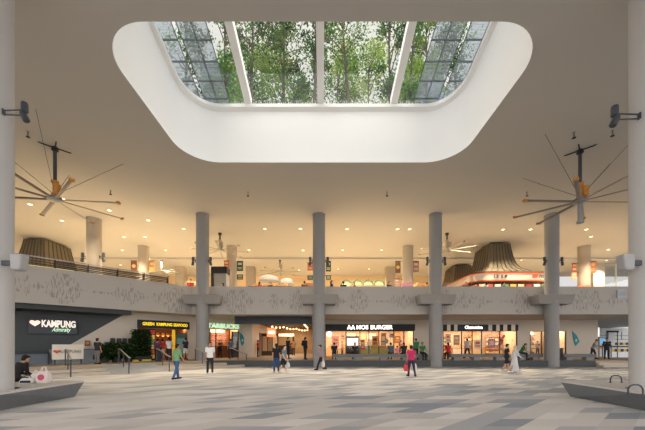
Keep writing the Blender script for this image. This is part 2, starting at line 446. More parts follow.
# ------------------------------------------------------------------ ground floor walls
def wall_open(name, m, loc, rz, L0, L1, z0, z1, th, ops):
    g = MB(); u = L0
    for a, b, w0, w1 in sorted(ops):
        if a > u: g.box(u, 0, z0, a, th, z1)
        if w0 > z0: g.box(a, 0, z0, b, th, w0)
        if w1 < z1: g.box(a, 0, w1, b, th, z1)
        u = b
    if u < L1: g.box(u, 0, z0, L1, th, z1)
    return struct(g.build(name, m, loc=loc, rz=rz))
DO = (-27, 9, 0)                                   # origin of the 45 degree shop wall, X = Y - 36
def U(px): return (DG(px, 36)[1] - 9) * R2
struct(MB().slab([(0, 0), (14.2, 0), (14.2, 1.2), (15.02, 1.54), (18.35, SOF), (0, SOF)], 0, .2).build('wall_left_dark', m_dark, loc=DO, rz=D45))
struct(MB().slab([(14.2, 0), (18.8, 0), (18.8, SOF), (18.35, SOF), (15.02, 1.54), (14.2, 1.2)], 0, .2).build('wall_left_beige', m_wall, loc=DO, rz=D45))
ug0, ug1, us0, us1 = U(138), U(188), U(203), U(239)
wall_open('wall_left_shops', m_wall, DO, D45, 18.8, 27.6, 0, SOF, .2, [(ug0, ug1, 0, 3.46), (us0, us1, 0, 3.0)])
YS = 28.5
def XS(px): return PX(px, YS)
wall_open('wall_front_shops', m_wall, (0, YS, 0), 0, -7.5, XS(598), 0, SOF, .2,
          [(XS(252), XS(312.5), 0, 3.75), (XS(325), XS(414), 0, 3.5), (XS(443), XS(517.5), 0, 3.5), (XS(530), XS(566.5), .75, 2.9)])
# dark louvred soffit above the left terrace
sl = MB()
sl.box(1, 0.15, SOF-.06, 18.2, 2.0, SOF-.01)
for k in range(5): sl.box(1, .2+.36*k, SOF-.3, 18.2-.1*k, .28+.36*k, SOF-.06)
struct(sl.build('soffit_louvre', m_slat, loc=(-27+ (33.35-36)/2*-1 - 2.65 + 2.65, 9 - (36-33.35)/2, 0), rz=D45))
# dark bulkhead above the mall entrance
bh = MB().box(-7.2, 25.0, 3.32, -.86, 25.25, SOF)
for z in (3.45, 3.62, 3.8): bh.box(-7.2, 24.96, z, -.86, 25.0, z+.06)
struct(bh.build('bulkhead', m_slat))
# shop shells: floor, back, sides, ceiling behind each opening
def shell(name, loc, rz, u0, u1, depth, z1, mw, mf):
    z0 = PLAT
    def w_(nm, m, *bx): struct(MB().box(*bx).build(nm, m, loc=loc, rz=rz))
    w_(name + '_back', mw, u0-.1, depth, z0, u1+.1, depth+.1, z1)
    w_(name + '_left', mw, u0-.1, .2, z0, u0, depth, z1)
    w_(name + '_right', mw, u1, .2, z0, u1+.1, depth, z1)
    w_(name.replace('wall', 'ceiling'), mw, u0-.1, .2, z1, u1+.1, depth+.1, z1+.1)
    w_(name.replace('wall', 'floor'), mf, u0, .2, z0, u1, depth, z0+.01)
m_amber = mat('amber_shop_wall', (220, 172, 118), .7, var=.1, scale=1.2)
m_cream = mat('cream_shop_wall', (240, 214, 166), .7, var=.06, scale=1.2)
m_brown = mat('brown_shop_wall', (112, 70, 44), .7, var=.15, scale=1.5)
m_woodf = mat('shop_timber_floor', (170, 120, 76), .5, var=.12, scale=4)
shell('wall_seafood_interior', DO, D45, ug0-.05, ug1+.05, 3.2, 3.1, m_brown, m_woodf)
shell('wall_coffee_interior', DO, D45, us0-.05, us1+.05, 2.6, 3.2, m_amber, m_woodf)
shell('wall_burger_interior', (0, YS, 0), 0, XS(325)-.05, XS(414)+.05, 3.4, 3.15, m_cream, m_woodf)
shell('wall_bakery_interior', (0, YS, 0), 0, XS(443)-.05, XS(517.5)+.05, 3.0, 3.15, m_cream, m_woodf)
shell('wall_corner_interior', (0, YS, 0), 0, XS(530)-.05, XS(566.5)+.05, 2.0, 3.1, m_cream, m_woodf)
# the mall passage
x0, x1 = XS(252), XS(312.5)
m_pink = mat('pinkish_wall', (224, 180, 150), .7); m_pend = mat('passage_end_wall', (190, 160, 120), .7, var=.3, scale=1.5); m_pceil = mat('passage_ceiling', (96, 90, 84), .7)
pg = MB(); pg.box(x0-.15, YS+.2, PLAT, x0, YS+3.2, 3.75); pg.box(x0-.15, YS+4.6, PLAT, x0, 41, 3.75); pg.box(x0-.15, YS+3.2, 2.9, x0, YS+4.6, 3.75)
struct(pg.build('wall_passage_left', m_wall))
for nm, bx in (('near', (x0-3, YS+3.0, PLAT, x0-.15, YS+3.1, 3.75)), ('far', (x0-3, YS+6.1, PLAT, x0-.15, YS+6.2, 3.75)), ('end', (x0-3.1, YS+3, PLAT, x0-3, YS+6.2, 3.75))):
    struct(MB().box(*bx).build('wall_side_room_' + nm, m_wall))
struct(MB().box(x1, YS+.2, PLAT, x1+.15, 41, 3.75).build('wall_passage_right', m_pink))
struct(MB().box(x0, 41, PLAT, x1, 41.2, 3.75).build('wall_passage_end', m_pend))
struct(MB().box(x0-3.1, YS+.2, 3.75, x1+.15, 41.2, 3.9).build('ceiling_passage', m_pceil))
# ------------------------------------------------------------------ columns
GX = [-17.52, -8.89, -.26, 8.37, 17.0, 25.63]
ORD = ['leftmost', 'second from left', 'third from left', 'fourth from left', 'fifth from left', 'sixth from left']
def column(x, y, r, z0, m, label, group, corbel=False, square=False):
    t = thing('column', label, 'column', (x, y, z0), 0, group)
    g = MB()
    if square: g.box(-r, -r, 0, r, r, CEIL - z0)
    else: g.lathe([(r*1.02, 0), (r*1.02, .12), (r, .14), (r, CEIL-z0-.1), (r*1.05, CEIL-z0-.04), (r*1.05, CEIL-z0)], 40)
    g.build('shaft', m, t, smooth=not square, bev=.02 if square else 0)
    if corbel:
        b = MB(); zb, zt = 4.6 - z0, 5.28 - z0
        b.loft([[(-1.2, -.42, zb), (1.2, -.42, zb), (1.2, .55, zb), (-1.2, .55, zb)], [(-1.36, -.5, zt), (1.36, -.5, zt), (1.36, .55, zt), (-1.36, .55, zt)]])
        b.build('corbel', m_corb, t, bev=.02)
    return t
desc = {1: 'tall grey column with a corbel in front of the coffee shop', 2: 'tall grey column with a corbel between the mall entrance and the burger shop',
        3: 'tall grey column with a corbel between the burger shop and the bakery', 4: 'tall grey column with a corbel right of the bakery'}
for k in (1, 2, 3, 4):
    column(GX[k], 22.62, .46, 0, m_conc, desc[k], 'tall columns along the front of the balcony', True)
column(GX[0], 23.4, .5, UPF, m_upcol, 'warm lit round column behind the left balcony, next to the ribbed hood', 'round columns of the upper food court')
for k, d in ((0, 'pale round column beside the yellow and brown banners on the far left of the food court'), (1, 'pale round column between the white kiosk and the green banner'),
             (3, 'pale round column between the two white and purple banners'), (5, 'pale round column flanked by orange banners on the right of the food court')):
    column(GX[k], 29.9, .5, UPF, m_upcol, d, 'round columns of the upper food court')
for k, d in ((0, 'low looking square pillar far back, right of the yellow banner'), (1, 'square pillar far back, right of the green banner'), (3, 'square pillar far back beside the purple banner')):
    column(GX[k], 37.9, .52, UPF, m_upcol, d, 'square pillars at the back of the food court', square=True)
column(-8.42, 7.7, .46, 0, m_nearc, 'near pale column at the left edge of the photo', 'near columns framing the view')
column(8.37, 7.7, .46, 0, m_nearc, 'near pale column at the right edge of the photo', 'near columns framing the view')

# ------------------------------------------------------------------ twin spotlights clamped on the columns
def spots(x, y, z, sgn, r, sc, label, group, tilt=.45, reach=.34):
    t = thing('twin_spotlight', label, 'spotlight', (x, y, z), 0, group)
    s = sc
    MB().box(sgn*0.0, -.06*s, -.12*s, sgn*.05*s, .06*s, .12*s).build('mount_plate', m_gun, t, bev=.005)
    MB().tube([(sgn*.04*s, 0, .06*s), (sgn*(reach-.08)*s, -.02, .06*s)], .028*s).build('arm', m_gun, t)
    MB().tube([(sgn*.04*s, 0, -.1*s), (sgn*(reach-.1)*s, -.02, -.16*s)], .028*s).build('arm', m_gun, t)
    h = MB(); h.lathe([(.03*s, .2*s), (.1*s, .19*s), (.12*s, .12*s), (.12*s, -.17*s), (.10*s, -.19*s)], 18); o = h.build('lamp_head', m_gun, t, (sgn*reach*s, -.02, .16*s), smooth=True)
    h = MB(); h.lathe([(.03*s, .2*s), (.09*s, .19*s), (.11*s, .12*s), (.12*s, -.17*s), (.10*s, -.19*s)], 18); o2 = h.build('lamp_head', m_gun, t, (sgn*(reach+.02)*s, -.04, -.24*s), smooth=True)
    o2.rotation_euler = (.1, sgn*-tilt, 0)
    return t
spots(-7.96, 7.6, PH(112, 7.6), 1, .46, .62, 'twin grey spotlight on the near left column', 'twin spotlights on the near columns', reach=.9)
spots(7.91, 7.6, PH(116, 7.6), -1, .46, .66, 'twin grey spotlight on the near right column', 'twin spotlights on the near columns', reach=.98)
for k, nm in ((1, 'column by the coffee shop'), (2, 'middle column'), (3, 'column between burger shop and bakery'), (4, 'column right of the bakery')):
    for sg, sd in ((-1, 'left'), (1, 'right')):
        spots(GX[k] + sg*.45, 22.5, PH(261, 22.5), sg, .46, .8, 'small dark twin spotlight on the %s side of the %s' % (sd, nm), 'twin spotlights on the balcony columns', .2, .24)
for sg, sd in ((-1, 'left'), (1, 'right')):
    spots(GX[0] + sg*.49, 23.3, PH(257, 23.3), sg, .5, .9, 'small twin spotlight on the %s side of the warm column behind the left balcony' % sd, 'twin spotlights on the balcony columns', .2)
# rounded white speakers on the near columns
for sx, sd, px in ((-1, 'left', 20.5), (1, 'right', 622.5)):
    t = thing('wall_speaker', 'rounded white loudspeaker box on the near %s column' % sd, 'speaker', (sx*7.93, 7.6, PH(262, 7.5)), 0, 'white speakers on the near columns')
    b = MB(); b.loft([[(-sx*.26, -.13, -.2), (-sx*.5, -.13, -.2), (-sx*.5, .1, -.2), (-sx*.26, .1, -.2)], [(-sx*.26, -.15, .2), (-sx*.57, -.15, .2), (-sx*.57, .1, .2), (-sx*.26, .1, .2)]])
    b.build('speaker_box', mat('speaker_grey_white', (158, 157, 155), .6), t, bev=.05)
    MB().box(sx*.06, -.03, -.06, -sx*.27, .05, .06).build('wall_bracket', m_gun, t)

# ------------------------------------------------------------------ ceiling fans
def big_fan(x, y, zh, rad, a0, lower, label, group, wires=True):
    m_acc = m_orange if wires else m_upcol
    t = thing('ceiling_fan', label, 'fan', (x, y, CEIL), 0, group)
    h = zh - CEIL
    m = MB(); m.box(-.12, -.12, -.04, .12, .12, 0)
    for k in range(4 if wires else 0):
        a = PI/4 + k*PI/2; m.tube([(0, 0, -.02), (.5*math.cos(a), .5*math.sin(a), -.02), (.62*math.cos(a), .62*math.sin(a), .0)], .03)
    m.lathe([(.03, 0), (.12, -.02), (.16, -.14), (.05, -.24)], 16, (0, 0, 0)); m.build('ceiling_mount', m_black, t)
    MB().lathe([(.075, -.2), (.075, h + .9)], 16).build('drop_pole', m_gun, t, smooth=True)
    q_ = MB(); q_.lathe([(.075, h+.92), (.16, h+.9), (.16, h+.78), (.09, h+.76), (.09, h+.28), (.15, h+.26), (.15, h+.14), (.06, h+.12)], 20); q_.box(.05, -.2, h+.25, .28, .02, h+.7)
    q_.build('motor_housing', m_acc, t, smooth=True)
    MB().lathe([(.05, h+.13), (.3, h+.1), (.34, h+.03), (.3, h-.05), (.08, h-.09)], 24).build('hub', m_steel, t, smooth=True)
    if lower:
        MB().lathe([(.06, h-.06), (.1, h-.08), (.1, h-.95), (.15, h-.97), (.15, h-1.08), (.05, h-1.1)], 18).build('lower_tube', m_steel, t, smooth=True)
    for k in range(8):
        a = math.radians(a0 + 45*k); ca, sa = math.cos(a), math.sin(a)
        b = MB(); w0, th = .085, .035
        def pt(r, s, z): return (r*ca - s*sa, r*sa + s*ca, h + z)
        sec = lambda r: [pt(r, -w0, -.02), pt(r, -w0*.3, .025), pt(r, w0, .02), pt(r, w0*.2, -.025)]
        b.loft([sec(.25), sec(rad*.5), sec(rad - .1)])
        bl = b.build('blade', m_alu if wires else m_upcol, t, smooth=True)
        c = MB(); c.loft([[pt(rad-.12, -w0*1.25, -.05), pt(rad-.12, w0*1.25, -.05), pt(rad-.12, w0*1.25, .05), pt(rad-.12, -w0*1.25, .05)], [pt(rad, -w0*1.1, -.03), pt(rad, w0*1.1, -.03), pt(rad, w0*1.1, .06), pt(rad, -w0*1.1, .06)]])
        c.build('tip_cap', m_acc, bl)
    if wires:
        for k in range(4):
            a = math.radians(a0 + 22 + 90*k)
            MB().tube([(.1*math.cos(a), .1*math.sin(a), h + .3), (-h*1.1*math.cos(a), -h*1.1*math.sin(a), 0)], .009, 5).build('guy_wire', m_gun, t)
    return t
big_fan(PX(55, 14.9), 14.9, 8.7, 2.95, 7, False, 'large eight bladed ceiling fan on the left side of the plaza', 'large plaza ceiling fans')
big_fan(PX(580, 15.1), 15.1, 8.7, 2.85, 2, True, 'large eight bladed ceiling fan on the right side, with a tube below its hub', 'large plaza ceiling fans')
big_fan(PX(220, 26.3), 26.3, 9.75, 2.4, 12, False, 'far ceiling fan just right of the coffee shop column', 'small looking food court fans', False)
big_fan(PX(447, 26.3), 26.3, 9.75, 2.4, 12, False, 'far ceiling fan just right of the bakery side column', 'small looking food court fans', False)
big_fan(PX(280, 34.3), 34.3, 9.9, 2.2, 5, False, 'farthest ceiling fan, above the white parasols', 'small looking food court fans', False)
big_fan(PX(161.5, 34.3), 34.3, 9.9, 2.2, 20, False, 'farthest ceiling fan on the left, right of the yellow banner', 'small looking food court fans', False)
# sprinkler heads on the plaza ceiling
for px, py, d in ((248, 192, 'left of the two below the skylight'), (387, 192, 'right of the two below the skylight'), (110.5, 190.5, 'right of the left plaza fan'), (527, 192, 'left of the right plaza fan'),
                  (28, 131.5, 'near the left column'), (612.5, 130.5, 'near the right column'), (574, 132.5, 'above the right plaza fan')):
    Y = (CEIL-CH)*F/(HY-py) ; t = thing('sprinkler', 'small ceiling sprinkler %s' % d, 'sprinkler', (PX(px, Y), Y, CEIL + .02), 0, 'ceiling sprinklers')
    MB().lathe([(.07, 0), (.07, -.03), (.03, -.05), (.03, -.2), (.05, -.22)], 12).build('stem', m_steel, t, smooth=True)
    MB().lathe([(.01, -.25), (.08, -.26), (.08, -.28), (.01, -.29)], 12).build('deflector', m_black, t)

# ------------------------------------------------------------------ recessed downlights
rows = {'ceiling row behind the left plaza fan': [(63, 198.6), (30, 204.2)],
        'alone beside the right tip of the left plaza fan': [(109.3, 210.1)], 'ceiling row level with the column tops': [(62, 220.6), (148.2, 220.1)],
        'ceiling row just behind the balcony columns': [(183.6, 228.8), (264.7, 228.7), (300.3, 228.7), (347, 229), (397.6, 229), (409.7, 229), (503, 229.3), (530.5, 229.3), (586.3, 229.3)],
        'ceiling row above the left banners': [(95.5, 237), (124, 236.8), (145, 236.7), (591, 236.5)],
        'ceiling row before the long beam': [(122.3, 249.9), (165.5, 250), (248.9, 250), (303, 250.2), (342.4, 250), (381.5, 250), (608.3, 249.5)],
        'ceiling row right behind the long beam': [(521.6, 259.8), (606.4, 260.2)],
        'dim ceiling row at the very back': [(120.6, 265), (299, 270), (338, 269), (369, 269)]}
cnt = {1: ['only'], 2: ['left', 'right']}
nth = ['first', 'second', 'third', 'fourth', 'fifth', 'sixth', 'seventh', 'eighth', 'ninth']
dl0 = None
for rn, pts in rows.items():
    pts = sorted(pts)
    for k, (px, py) in enumerate(pts):
        Y = (CEIL-CH)*F/(HY-py)
        lab = 'round downlight, %s from left, %s' % (nth[k], rn) if len(pts) > 2 else ('round downlight, %s one, %s' % (cnt[len(pts)][k], rn))
        if dl0 is None:
            dl0 = thing('downlight', lab, 'downlight', (PX(px, Y), Y, CEIL), 0, 'recessed ceiling downlights')
            MB().lathe([(.10, 0), (.16, 0), (.17, -.02), (.11, -.035), (.10, -.02)], 20).build('trim_ring', m_trimw, dl0, smooth=True)
            MB().lathe([(.01, -.025), (.105, -.022), (.105, -.005), (.01, -.004)], 20).build('lens', m_lit, dl0)
        else:
            dup(dl0, (PX(px, Y), Y, CEIL), None, lab)
        spot(PX(px, Y), Y, CEIL - .06, DOWN_W * (1.0 if Y > 23 else .3), WARM, 120)
# extra unseen lamps without fittings, added to brighten the food court and its ceiling
for x, y in ((-30, 26), (-36, 31), (-26, 33), (-18, 34), (-34, 38), (12.5, 26.5), (20, 34), (26, 27), (8, 34), (2, 38), (-10, 38), (13, 38), (24, 38), (-14, 38)):
    spot(x, y, CEIL - .06, DOWN_W, WARM, 120)

# ------------------------------------------------------------------ sloping skylight
sk = thing('skylight', 'sloping glass skylight with three pale beams and gridded side panels', 'skylight', (0, WY1, zr(WY1)))
def ZR(Y, d=0): return zr(Y) - zr(WY1) + .06 + d
Y0_, Y1_ = WY0 - WY1, 0.0
def sl_box(x0, x1, ya, yb, d0, d1):
    g = MB(); g.add([(x0, ya, ZR(ya+WY1, d0)), (x1, ya, ZR(ya+WY1, d0)), (x1, yb, ZR(yb+WY1, d0)), (x0, yb, ZR(yb+WY1, d0)),
                     (x0, ya, ZR(ya+WY1, d1)), (x1, ya, ZR(ya+WY1, d1)), (x1, yb, ZR(yb+WY1, d1)), (x0, yb, ZR(yb+WY1, d1))],
                    [(0,3,2,1),(4,5,6,7),(0,1,5,4),(1,2,6,5),(2,3,7,6),(3,0,4,7)]); return g
for x in (-3.9, -.1, 3.75): sl_box(x-.17, x+.17, Y0_, Y1_, 0, .42).build('beam', m_well, sk, bev=.01)
for x0, x1 in ((-4.8, -4.07), (-3.73, -.27), (.07, 3.58), (3.92, 4.7)): sl_box(x0, x1, Y0_, Y1_, .1, .12).build('clear_pane', m_glass, sk)
for panels in (((-7.05, -6.3), (-6.1, -4.85)), ((6.95, 6.2), (6.0, 4.75))):
    for x0, x1 in panels:
        xs = [x0, x1] if abs(x1-x0) < 1 else [x0, (x0+x1)/2, x1]
        sl_box(min(x0, x1), max(x0, x1), Y0_, Y1_, .08, .1).build('fritted_pane', m_frit, sk)
        fr = MB()
        for x in xs:
            b = sl_box(x-.018, x+.018, Y0_, Y1_, .04, .08); fr.add(b.v, b.f)
        for k in range(9):
            yy = Y1_ - .35 - .83*k
            if yy > Y0_: b = sl_box(min(x0, x1), max(x0, x1), yy-.022, yy+.022, .03, .08); fr.add(b.v, b.f)
        fr.build('glazing_grid', mat('glazing_grid_grey', (96, 102, 108), .5), sk)
t = thing('bird_spikes', 'strip of small pale spikes along the far lip of the skylight', 'bird spikes', (0, WY1-.1, zr(WY1)+.04))
MB().box(-5.6, -.04, 0, 5.6, .04, .02).build('spike_base', m_white, t)
g = MB()
for k in range(110):
    x = -5.5 + 11*k/109; g.cone((x, 0, .0), (x + random.uniform(-.05, .05), random.uniform(-.05, .05), random.uniform(.1, .26)), .014, .006, 5)
tag(g.build('spikes', m_white, t), kind='stuff')

# ------------------------------------------------------------------ roof garden
m_bark = mat('tree_bark', (66, 60, 54), .9, var=.25, scale=6)
LF = [leaf_mat('leaf_mid', (66, 112, 46)), leaf_mat('leaf_dark', (34, 68, 40)), leaf_mat('leaf_light', (122, 156, 70)), leaf_mat('leaf_yellow', (176, 186, 104))]
def leaf(g, p, s, rnd):
    d = Vector((rnd.gauss(0, 1), rnd.gauss(0, 1), rnd.gauss(-.3, .8))).normalized(); u = d.orthogonal().normalized()
    u = (Matrix.Rotation(rnd.uniform(0, 6.28), 3, d) @ u); p = Vector(p)
    g.add([p, p + d*s*.5 + u*s*.24, p + d*s, p + d*s*.5 - u*s*.24], [(0, 1, 2, 3)])
def tree(name, label, group, x, y, z, h, rad, zc, nl, ls, mats, wts, seed, ncl=26, trunk=.13, cat='tree'):
    rnd = random.Random(seed); t = thing(name, label, cat, (x, y, z), 0, group)
    tr = MB(); lean = (rnd.uniform(-.05, .05), rnd.uniform(-.04, .04))
    pts = [(lean[0]*h*k/6 + .05*math.sin(k+seed), lean[1]*h*k/6, h*.92*k/6) for k in range(7)]
    tr.tube(pts, [trunk*(1 - .8*k/6) for k in range(7)], 8); tr.build('trunk', m_bark, t, smooth=True)
    br = MB(); g = MB(); cl = []
    for k in range(ncl):
        zz = zc + (h - zc)*rnd.random() ** .9; f = (zz - zc)/max(.1, h - zc); rr = rad*(.45 + .75*math.sin(PI*min(1, f*.85 + .1)))
        a = rnd.uniform(0, 2*PI); q_ = rr*rnd.random() ** .6
        c = Vector((lean[0]*zz + q_*math.cos(a), lean[1]*zz + q_*math.sin(a), zz)); cl.append(c)
        st = Vector((lean[0]*zz*.8, lean[1]*zz*.8, max(zc*.6, zz - .8 - q_*.5)))
        br.tube([st, st.lerp(c, .5) + Vector((0, 0, .12)), c], [trunk*.28, trunk*.2, .012], 5)
    br.build('branches', m_bark, t, smooth=True)
    tone = [rnd.choices(range(len(mats)), wts)[0] for _ in range(ncl)]; wd = [rnd.uniform(.6, 1.5) for _ in range(ncl)]
    for k in range(nl):
        c = cl[k % ncl]; s = rad*.22*wd[k % ncl]
        g.mi = tone[k % ncl] if rnd.random() < .72 else rnd.choices(range(len(mats)), wts)[0]
        leaf(g, (c.x + rnd.gauss(0, s), c.y + rnd.gauss(0, s), c.z + rnd.gauss(0, s*.9)), ls*rnd.uniform(.7, 1.3), rnd)
    g.build('foliage', mats, t)
    return t
TZ = 14.0
def ty(px, Y): return (PX(px, Y), Y)
for i, (px, Y, h, rad, zc, nl, ls, w, lab) in enumerate((
    (252, 19.5, 10.5, 1.3, 4.2, 1500, .2, (5, 3, 2, 0), 'slender roof garden tree with a bare trunk right of the left skylight beam'),
    (285, 21.0, 12.0, 1.9, 2.5, 5200, .22, (6, 3, 2, 0), 'dense green roof garden tree left of the middle beam'),
    (314, 19.0, 9.5, 1.0, 4.6, 1700, .2, (5, 4, 2, 0), 'roof garden tree with a dark trunk just left of the middle beam'),
    (350, 20.0, 10.5, 1.5, 4.0, 1900, .2, (4, 5, 2, 0), 'roof garden tree with a forked grey trunk right of the middle beam'),
    (391, 21.0, 11.5, 1.2, 5.2, 1700, .2, (4, 4, 2, 0), 'thin straight roof garden tree left of the right beam'),
    (228, 20.5, 11.0, 1.25, 3.0, 3400, .22, (6, 3, 3, 0), 'leafy roof garden tree left of the left beam'),
    (408, 19.5, 9.0, .9, 3.0, 2200, .2, (5, 2, 4, 1), 'leafy roof garden tree under the right beam'),
    (428, 23.0, 12.5, 1.1, 6.0, 1800, .22, (3, 1, 4, 4), 'yellowish roof garden tree left of the right glass panels'),
    (262, 26.0, 12.5, 2.6, 2.0, 5000, .27, (4, 2, 4, 1), 'bushy far tree low behind the left trunks'),
    (300, 27.5, 12.0, 2.4, 2.0, 4200, .27, (5, 2, 4, 1), 'bushy far tree low behind the middle beam'),
    (338, 28.0, 14.5, 2.2, 2.5, 4200, .27, (2, 0, 5, 5), 'yellow green far tree low right of the middle beam'),
    (372, 29.0, 15.0, 2.4, 2.5, 4600, .27, (3, 0, 5, 5), 'yellow green far tree between the two right trunks'),
    (402, 27.0, 12.5, 2.0, 2.0, 3800, .27, (4, 1, 5, 2), 'green far tree behind the right beam'),
    (232, 28.0, 13.0, 2.2, 2.0, 3800, .27, (5, 2, 4, 1), 'green far tree behind the left glass panels'),
    (182, 25.0, 15.5, 1.6, 6.0, 2400, .24, (4, 4, 2, 0), 'dark leaved tree above the left glass panels'),
    (462, 25.0, 15.5, 1.6, 6.0, 2400, .24, (4, 4, 2, 0), 'dark leaved tree above the right glass panels'))):
    X, _ = ty(px, Y)
    tree('roof_tree', lab, 'roof garden trees over the skylight', X, Y, TZ, h, rad, zc, int(nl*LEAFN), ls*.95, LF, w, 40 + i, ncl=20 if Y < 24 else 30, trunk=.15 if Y < 22 else .15)
# distant blocks seen through the side panels
m_tow = mat('slate_cladding', (112, 120, 126), .6, var=.08, scale=.3)
m_twin = mat('tower_window_glass', (78, 92, 104), .2, .2, var=.15, scale=.5)
for px, w_, py, lab in ((219, 5, 68, 'distant slate apartment block behind the left glass panels'), (427, 5, 68, 'distant slate apartment block behind the right glass panels')):
    Y = 44.5; x = PX(px, Y); ht = PH(py, Y)
    t = thing('apartment_block', lab, 'building', (x, Y+2, 0), 0, 'distant blocks beyond the roof garden')
    MB().box(-w_/2, -2, 0, w_/2, 4, ht).build('wall', m_tow, t)
    MB().box(-w_/2-.2, -2.2, ht, w_/2+.2, 4.2, ht+.5).build('roof', m_gun, t)
    for fz in range(4, int(ht) - 1, 3):
        if fz < 24: continue
        for c in (-1.6, 0, 1.6): MB().box(c-.6, -2.06, fz, c+.6, -1.98, fz+1.9).build('window', m_twin, t)
# ------------------------------------------------------------------ upper food court
m_rib = mat('ribbed_hood_bronze', (112, 104, 88), .5, .2, var=.06, scale=3)
m_ribd = mat('hood_rib_dark', (80, 74, 62), .5, .2, var=.06, scale=3)
m_band = mat('stall_sign_white', (196, 188, 174), .5, var=.02)
m_red = mat('stall_red', (190, 84, 48), .5, var=.06)
m_txt = mat('dark_lettering', (60, 52, 48), .5)
def rect(hw, hd, z, cy=0): return [(-hw, -hd+cy, z), (hw, -hd+cy, z), (hw, hd+cy, z), (-hw, hd+cy, z)]
def hood(x, y, label, stall, group='ribbed hoods of the food stalls'):
    zb = 7.92
    t = thing('food_stall', label, 'food stall', (x, y, UPF), 0, group)
    P = [(.88, 1.4, 11.1), (.95, 1.5, 10.4), (1.06, 1.62, 9.7), (1.22, 1.8, 9.1), (1.5, 2.1, 8.6), (2.1, 2.6, 8.2), (3.3, 3.4, 7.98)] if stall else \
        [(.88, 1.4, 11.1), (.98, 1.5, 10.4), (1.1, 1.62, 9.7), (1.24, 1.75, 9.0), (1.4, 1.9, 8.3), (1.62, 2.1, 7.6)]
    h = MB(); h.loft([rect(a, b, z - UPF) for a, b, z in P]); hd = h.build('hood', m_rib, t, smooth=True)
    r = MB(); nr = 7
    for side in range(4):
        for k in range(nr + 1):
            f = -1 + 2*k/nr; pts = []
            for a, b, z in P:
                o_ = .03
                p = [(f*a, -b - o_), (a + o_, f*b), (f*a, b + o_), (-a - o_, f*b)][side]
                pts.append((p[0], p[1], z - UPF))
            r.tube(pts[:(6 if stall else 6)], .035, 4)
    tag(r.build('ribs', m_ribd, hd))
    if stall:
        ww, dd, rr = 3.5, 3.5, 1.3
        o1, i1 = rrect(-ww, -dd, ww, dd, rr, 8), rrect(-ww+.2, -dd+.2, ww-.2, dd-.2, rr-.2, 8)
        def ring(z0, z1, e, m, nm):
            a = rrect(-ww-e, -dd-e, ww+e, dd+e, rr+e, 8); b = i1; n_ = len(a); g = MB()
            vs = [(x_, y_, z0-UPF) for x_, y_ in a] + [(x_, y_, z1-UPF) for x_, y_ in a] + [(x_, y_, z1-UPF) for x_, y_ in b] + [(x_, y_, z0-UPF) for x_, y_ in b]
            fs = []
            for k in range(n_):
                j = (k+1) % n_
                for l in range(4): fs.append((l*n_+k, l*n_+j, ((l+1) % 4)*n_+j, ((l+1) % 4)*n_+k))
            return g.add(vs, fs).build(nm, m, t, smooth=True)
        ring(7.2, 7.82, 0, m_band, 'sign_band'); ring(7.79, 7.87, .04, m_red, 'red_trim'); ring(7.15, 7.22, .04, m_red, 'red_trim')
        text('lettering', 'LE S.P', 1.15, .26, m_txt, t, (-1.2, -dd-.03, 7.38-UPF))
        text('lettering', 'FOOD', .95, .26, m_txt, t, (2.6, -dd-.03, 7.38-UPF)); 
        MB().box(1.55, -dd-.03, 7.4-UPF, 1.95, -dd, 7.62-UPF).box(1.7, -dd-.04, 7.5-UPF, 2.0, -dd, 7.7-UPF).build('emblem', m_red, t)
        MB().box(-3.2, -3.2, 0, 3.2, 3.2, 1.15).build('counter', mat('stall_counter', (150, 120, 84), .6, var=.1), t, bev=.02)
        MB().box(-2.6, -1.2, 1.15, 2.6, 1.6, 2.9).build('kitchen_core', mat('stall_core', (96, 74, 58), .6, var=.2), t)
        for sx in (-1, 1):
            for sy in (-1, 1): MB().box(sx*3.0-.08, sy*3.0-.08, 1.15, sx*3.0+.08, sy*3.0+.08, 2.3).build('post', m_black, t)
        rnd = random.Random(5)
        for k in range(9):
            xx = -2.9 + .68*k; c_ = [(230, 200, 150), (180, 60, 40), (240, 230, 210), (90, 130, 80), (236, 170, 70)][k % 5]
            MB().box(xx, -3.26, 1.35, xx+.5, -3.2, 1.95).build('menu_board', mat('menu_%d' % (k % 5), c_, .5, emit=.5, var=.3, scale=6), t)
        MB().box(3.05, -3.3, 1.2, 3.4, -3.2, 2.2).build('menu_board', m_band, t)
    return t
hood(16.58, 29.85, 'food stall under a flared ribbed hood with a white and red sign band', True)
hood(16.7, 37.6, 'narrow ribbed hood standing behind and left of the flared stall hood', False)
hood(-25.8, 28.7, 'ribbed bronze hood above the left balcony', False)
point(16.6, 25.6, 6.9, 60); point(14.5, 26.1, 7.0, 30); point(19, 26.1, 7.0, 30)
# yellow lit edge in front of the left hood
t = thing('light_strip', 'glowing yellow strip along the parapet below the left ribbed hood', 'light strip', (PX(33, 17.2), 17.35, PAR), D45)
MB().box(-1.2, -.05, .0, 1.7, .05, .06).build('diffuser', mat('yellow_strip_glow', (250, 226, 120), .5, emit=1.5), t)
MB().box(-1.25, .05, 0, 1.75, .1, .1).build('housing', m_black, t)
